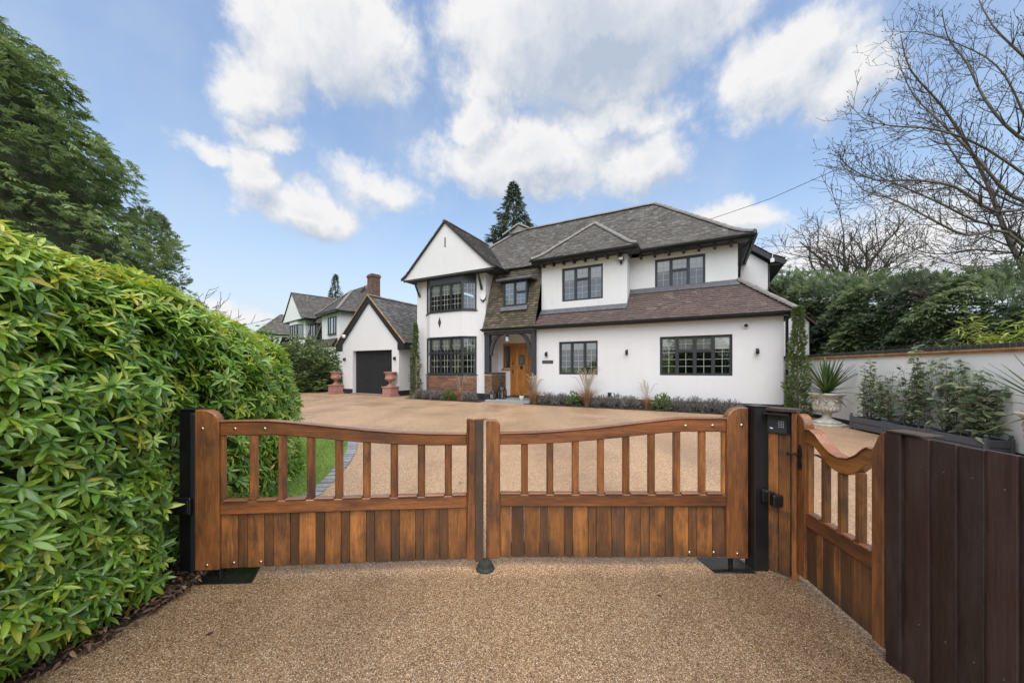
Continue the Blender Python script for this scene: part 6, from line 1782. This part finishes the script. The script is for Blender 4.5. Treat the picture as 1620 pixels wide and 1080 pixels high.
limbs = [([(1665, 560), (1625, 440), (1592, 370), (1562, 290), (1528, 225), (1488, 165), (1440, 110), (1425, 55)], 9.0, .075),
         ([(1670, 340), (1600, 310), (1545, 250), (1490, 195), (1445, 150), (1420, 95)], 8.6, .05),
         ([(1660, 330), (1575, 335), (1510, 295), (1440, 285), (1385, 285), (1340, 262), (1326, 240)], 8.2, .045),
         ([(1600, 365), (1545, 350), (1480, 318), (1420, 292), (1375, 270), (1345, 235)], 8.8, .035),
         ([(1595, 368), (1530, 372), (1470, 345), (1420, 318), (1365, 300), (1338, 262)], 8.0, .035),
         ([(1680, 250), (1610, 215), (1560, 160), (1530, 100), (1500, 60), (1490, 15)], 9.4, .05),
         ([(1680, 150), (1620, 90), (1570, 40), (1540, -20)], 8.8, .045),
         ([(1560, 235), (1480, 205), (1420, 200), (1370, 190), (1345, 165)], 8.4, .03),
         ([(1690, 120), (1640, 40), (1615, -40)], 9.2, .05),
         ([(1680, 400), (1600, 400), (1540, 395), (1480, 402), (1430, 385), (1400, 345)], 9.4, .035),
         ([(1690, 460), (1610, 445), (1560, 435), (1505, 462), (1460, 465), (1420, 440)], 8.2, .02),
         ([(1680, 420), (1600, 420), (1520, 420), (1450, 400), (1400, 410)], 10.5, .03),
         ([(1560, 300), (1500, 230), (1470, 150), (1470, 90)], 9.6, .03),
         ([(1630, 200), (1590, 120), (1540, 80), (1450, 50), (1400, 60)], 9.8, .03)]
m = MB(); tips = []
for pl_, Y0, r0 in limbs:
    n_ = len(pl_)
    W = [pxw(x, y, Y0 + .25 * math.sin(i * 1.3 + Y0) + .1 * i) - TL for i, (x, y) in enumerate(pl_)]
    # anchor to the trunk
    zt = max(1.0, min(W[0].z - .9, 9)); W = [Vector((0, 0, zt))] + W
    fine = []
    for i in range(len(W) - 1):
        for k in range(3):
            t = k / 3; p0, p1, p2, p3 = W[max(i - 1, 0)], W[i], W[i + 1], W[min(i + 2, len(W) - 1)]
            fine.append(.5 * ((2 * p1) + (p2 - p0) * t + (2 * p0 - 5 * p1 + 4 * p2 - p3) * t * t + (3 * p1 - p0 - 3 * p2 + p3) * t ** 3))
    fine.append(W[-1]); N_ = len(fine)
    rad = [max(r0 * (1 - .9 * i / N_), .006) for i in range(N_)]
    lm_ = MB().tube(fine, rad, 7, False); lm_.build('limb', M['bark'], T, 0, True)
    for i in range(3, N_ - 1):
        for rep in range(3 if i < N_ - 5 else 2):
            ax_ = (fine[i + 1] - fine[i]).normalized()
            side = ax_.cross(Vector((random.gauss(0, 1), random.gauss(0, 1), random.gauss(0, 1)))).normalized()
            d_ = (ax_ * .8 + side * .7 + Vector((0, 0, -.05))).normalized()
            f = 1 - i / N_
            grow(m, fine[i], d_, random.uniform(.45, 1.25) * (.5 + .6 * f), max(rad[i] * .45, .007), 2, .09, .10, tips, 3, 5, .0055)
m.build('twigs', M['twig'], T)
b_ = MB()
for p_, d_ in tips:
    if random.random() < .5: b_.tube([p_ - d_ * .01, p_ + d_ * .012, p_ + d_ * .035], [.006, .010, .003], 4, False)
b_.build('buds', M['twig'], T)['kind'] = 'stuff'

def far_tree(base, hgt, label, levels, r0, kids, up=.05, spread=1.0, minr=.014):
    t = empty('bare_tree', base, 0, label, 'tree')
    tr2 = MB(); tw2 = MB(); tips2 = []
    tr2.tube([Vector((0, 0, 0)), Vector((.1, 0, hgt * .22)), Vector((0, .1, hgt * .42))], [r0, r0 * .85, r0 * .7], 8, False); tr2.build('trunk', M['bark'], t)
    for i in range(11):
        a = 6.283 * i / 11 + random.uniform(-.3, .3); z = hgt * random.uniform(.30, .48)
        d_ = Vector((math.cos(a) * spread, math.sin(a) * spread, random.uniform(.5, 1.3)))
        grow(tw2, Vector((0, 0, z)), d_, hgt * random.uniform(.28, .38), r0 * .38, levels, up, .10, tips2, kids, 6, minr)
    tw2.build('branches', M['twig'], t)
    return t
random.seed(5)
far_tree((29.6, 31.5, 0), 17.5, 'rounded bare tree standing beyond the conifer hedge', 3, .45, 6, .045, .6, .02)
far_tree((-16.2, 17.5, 0), 7.4, 'thin bare twiggy tree beside the tall conifer', 2, .12, 4, .05, 1.2)

# ================================================================== unseen trees added behind the camera to darken the window reflections
for i, (x, y, r, hgt, lb) in enumerate(((-9, -15, 4.0, 5.0, 'added unseen tree behind the viewer for darker pane reflections, far left'), (-1.5, -16, 4.2, 5.6, 'added unseen tree behind the viewer for darker pane reflections, left of centre'), (6, -16.5, 4.2, 5.2, 'added unseen tree behind the viewer for darker pane reflections, right of centre'), (13.5, -15, 4.2, 5.8, 'added unseen tree behind the viewer for darker pane reflections, far right'))):
    mound('added_reflection_tree', (x, y, 0), r, 2.2, hgt, lb, 2600, M['shrub'], .5, 'tree', 'unseen trees added behind the viewer for window reflections', core=.85)
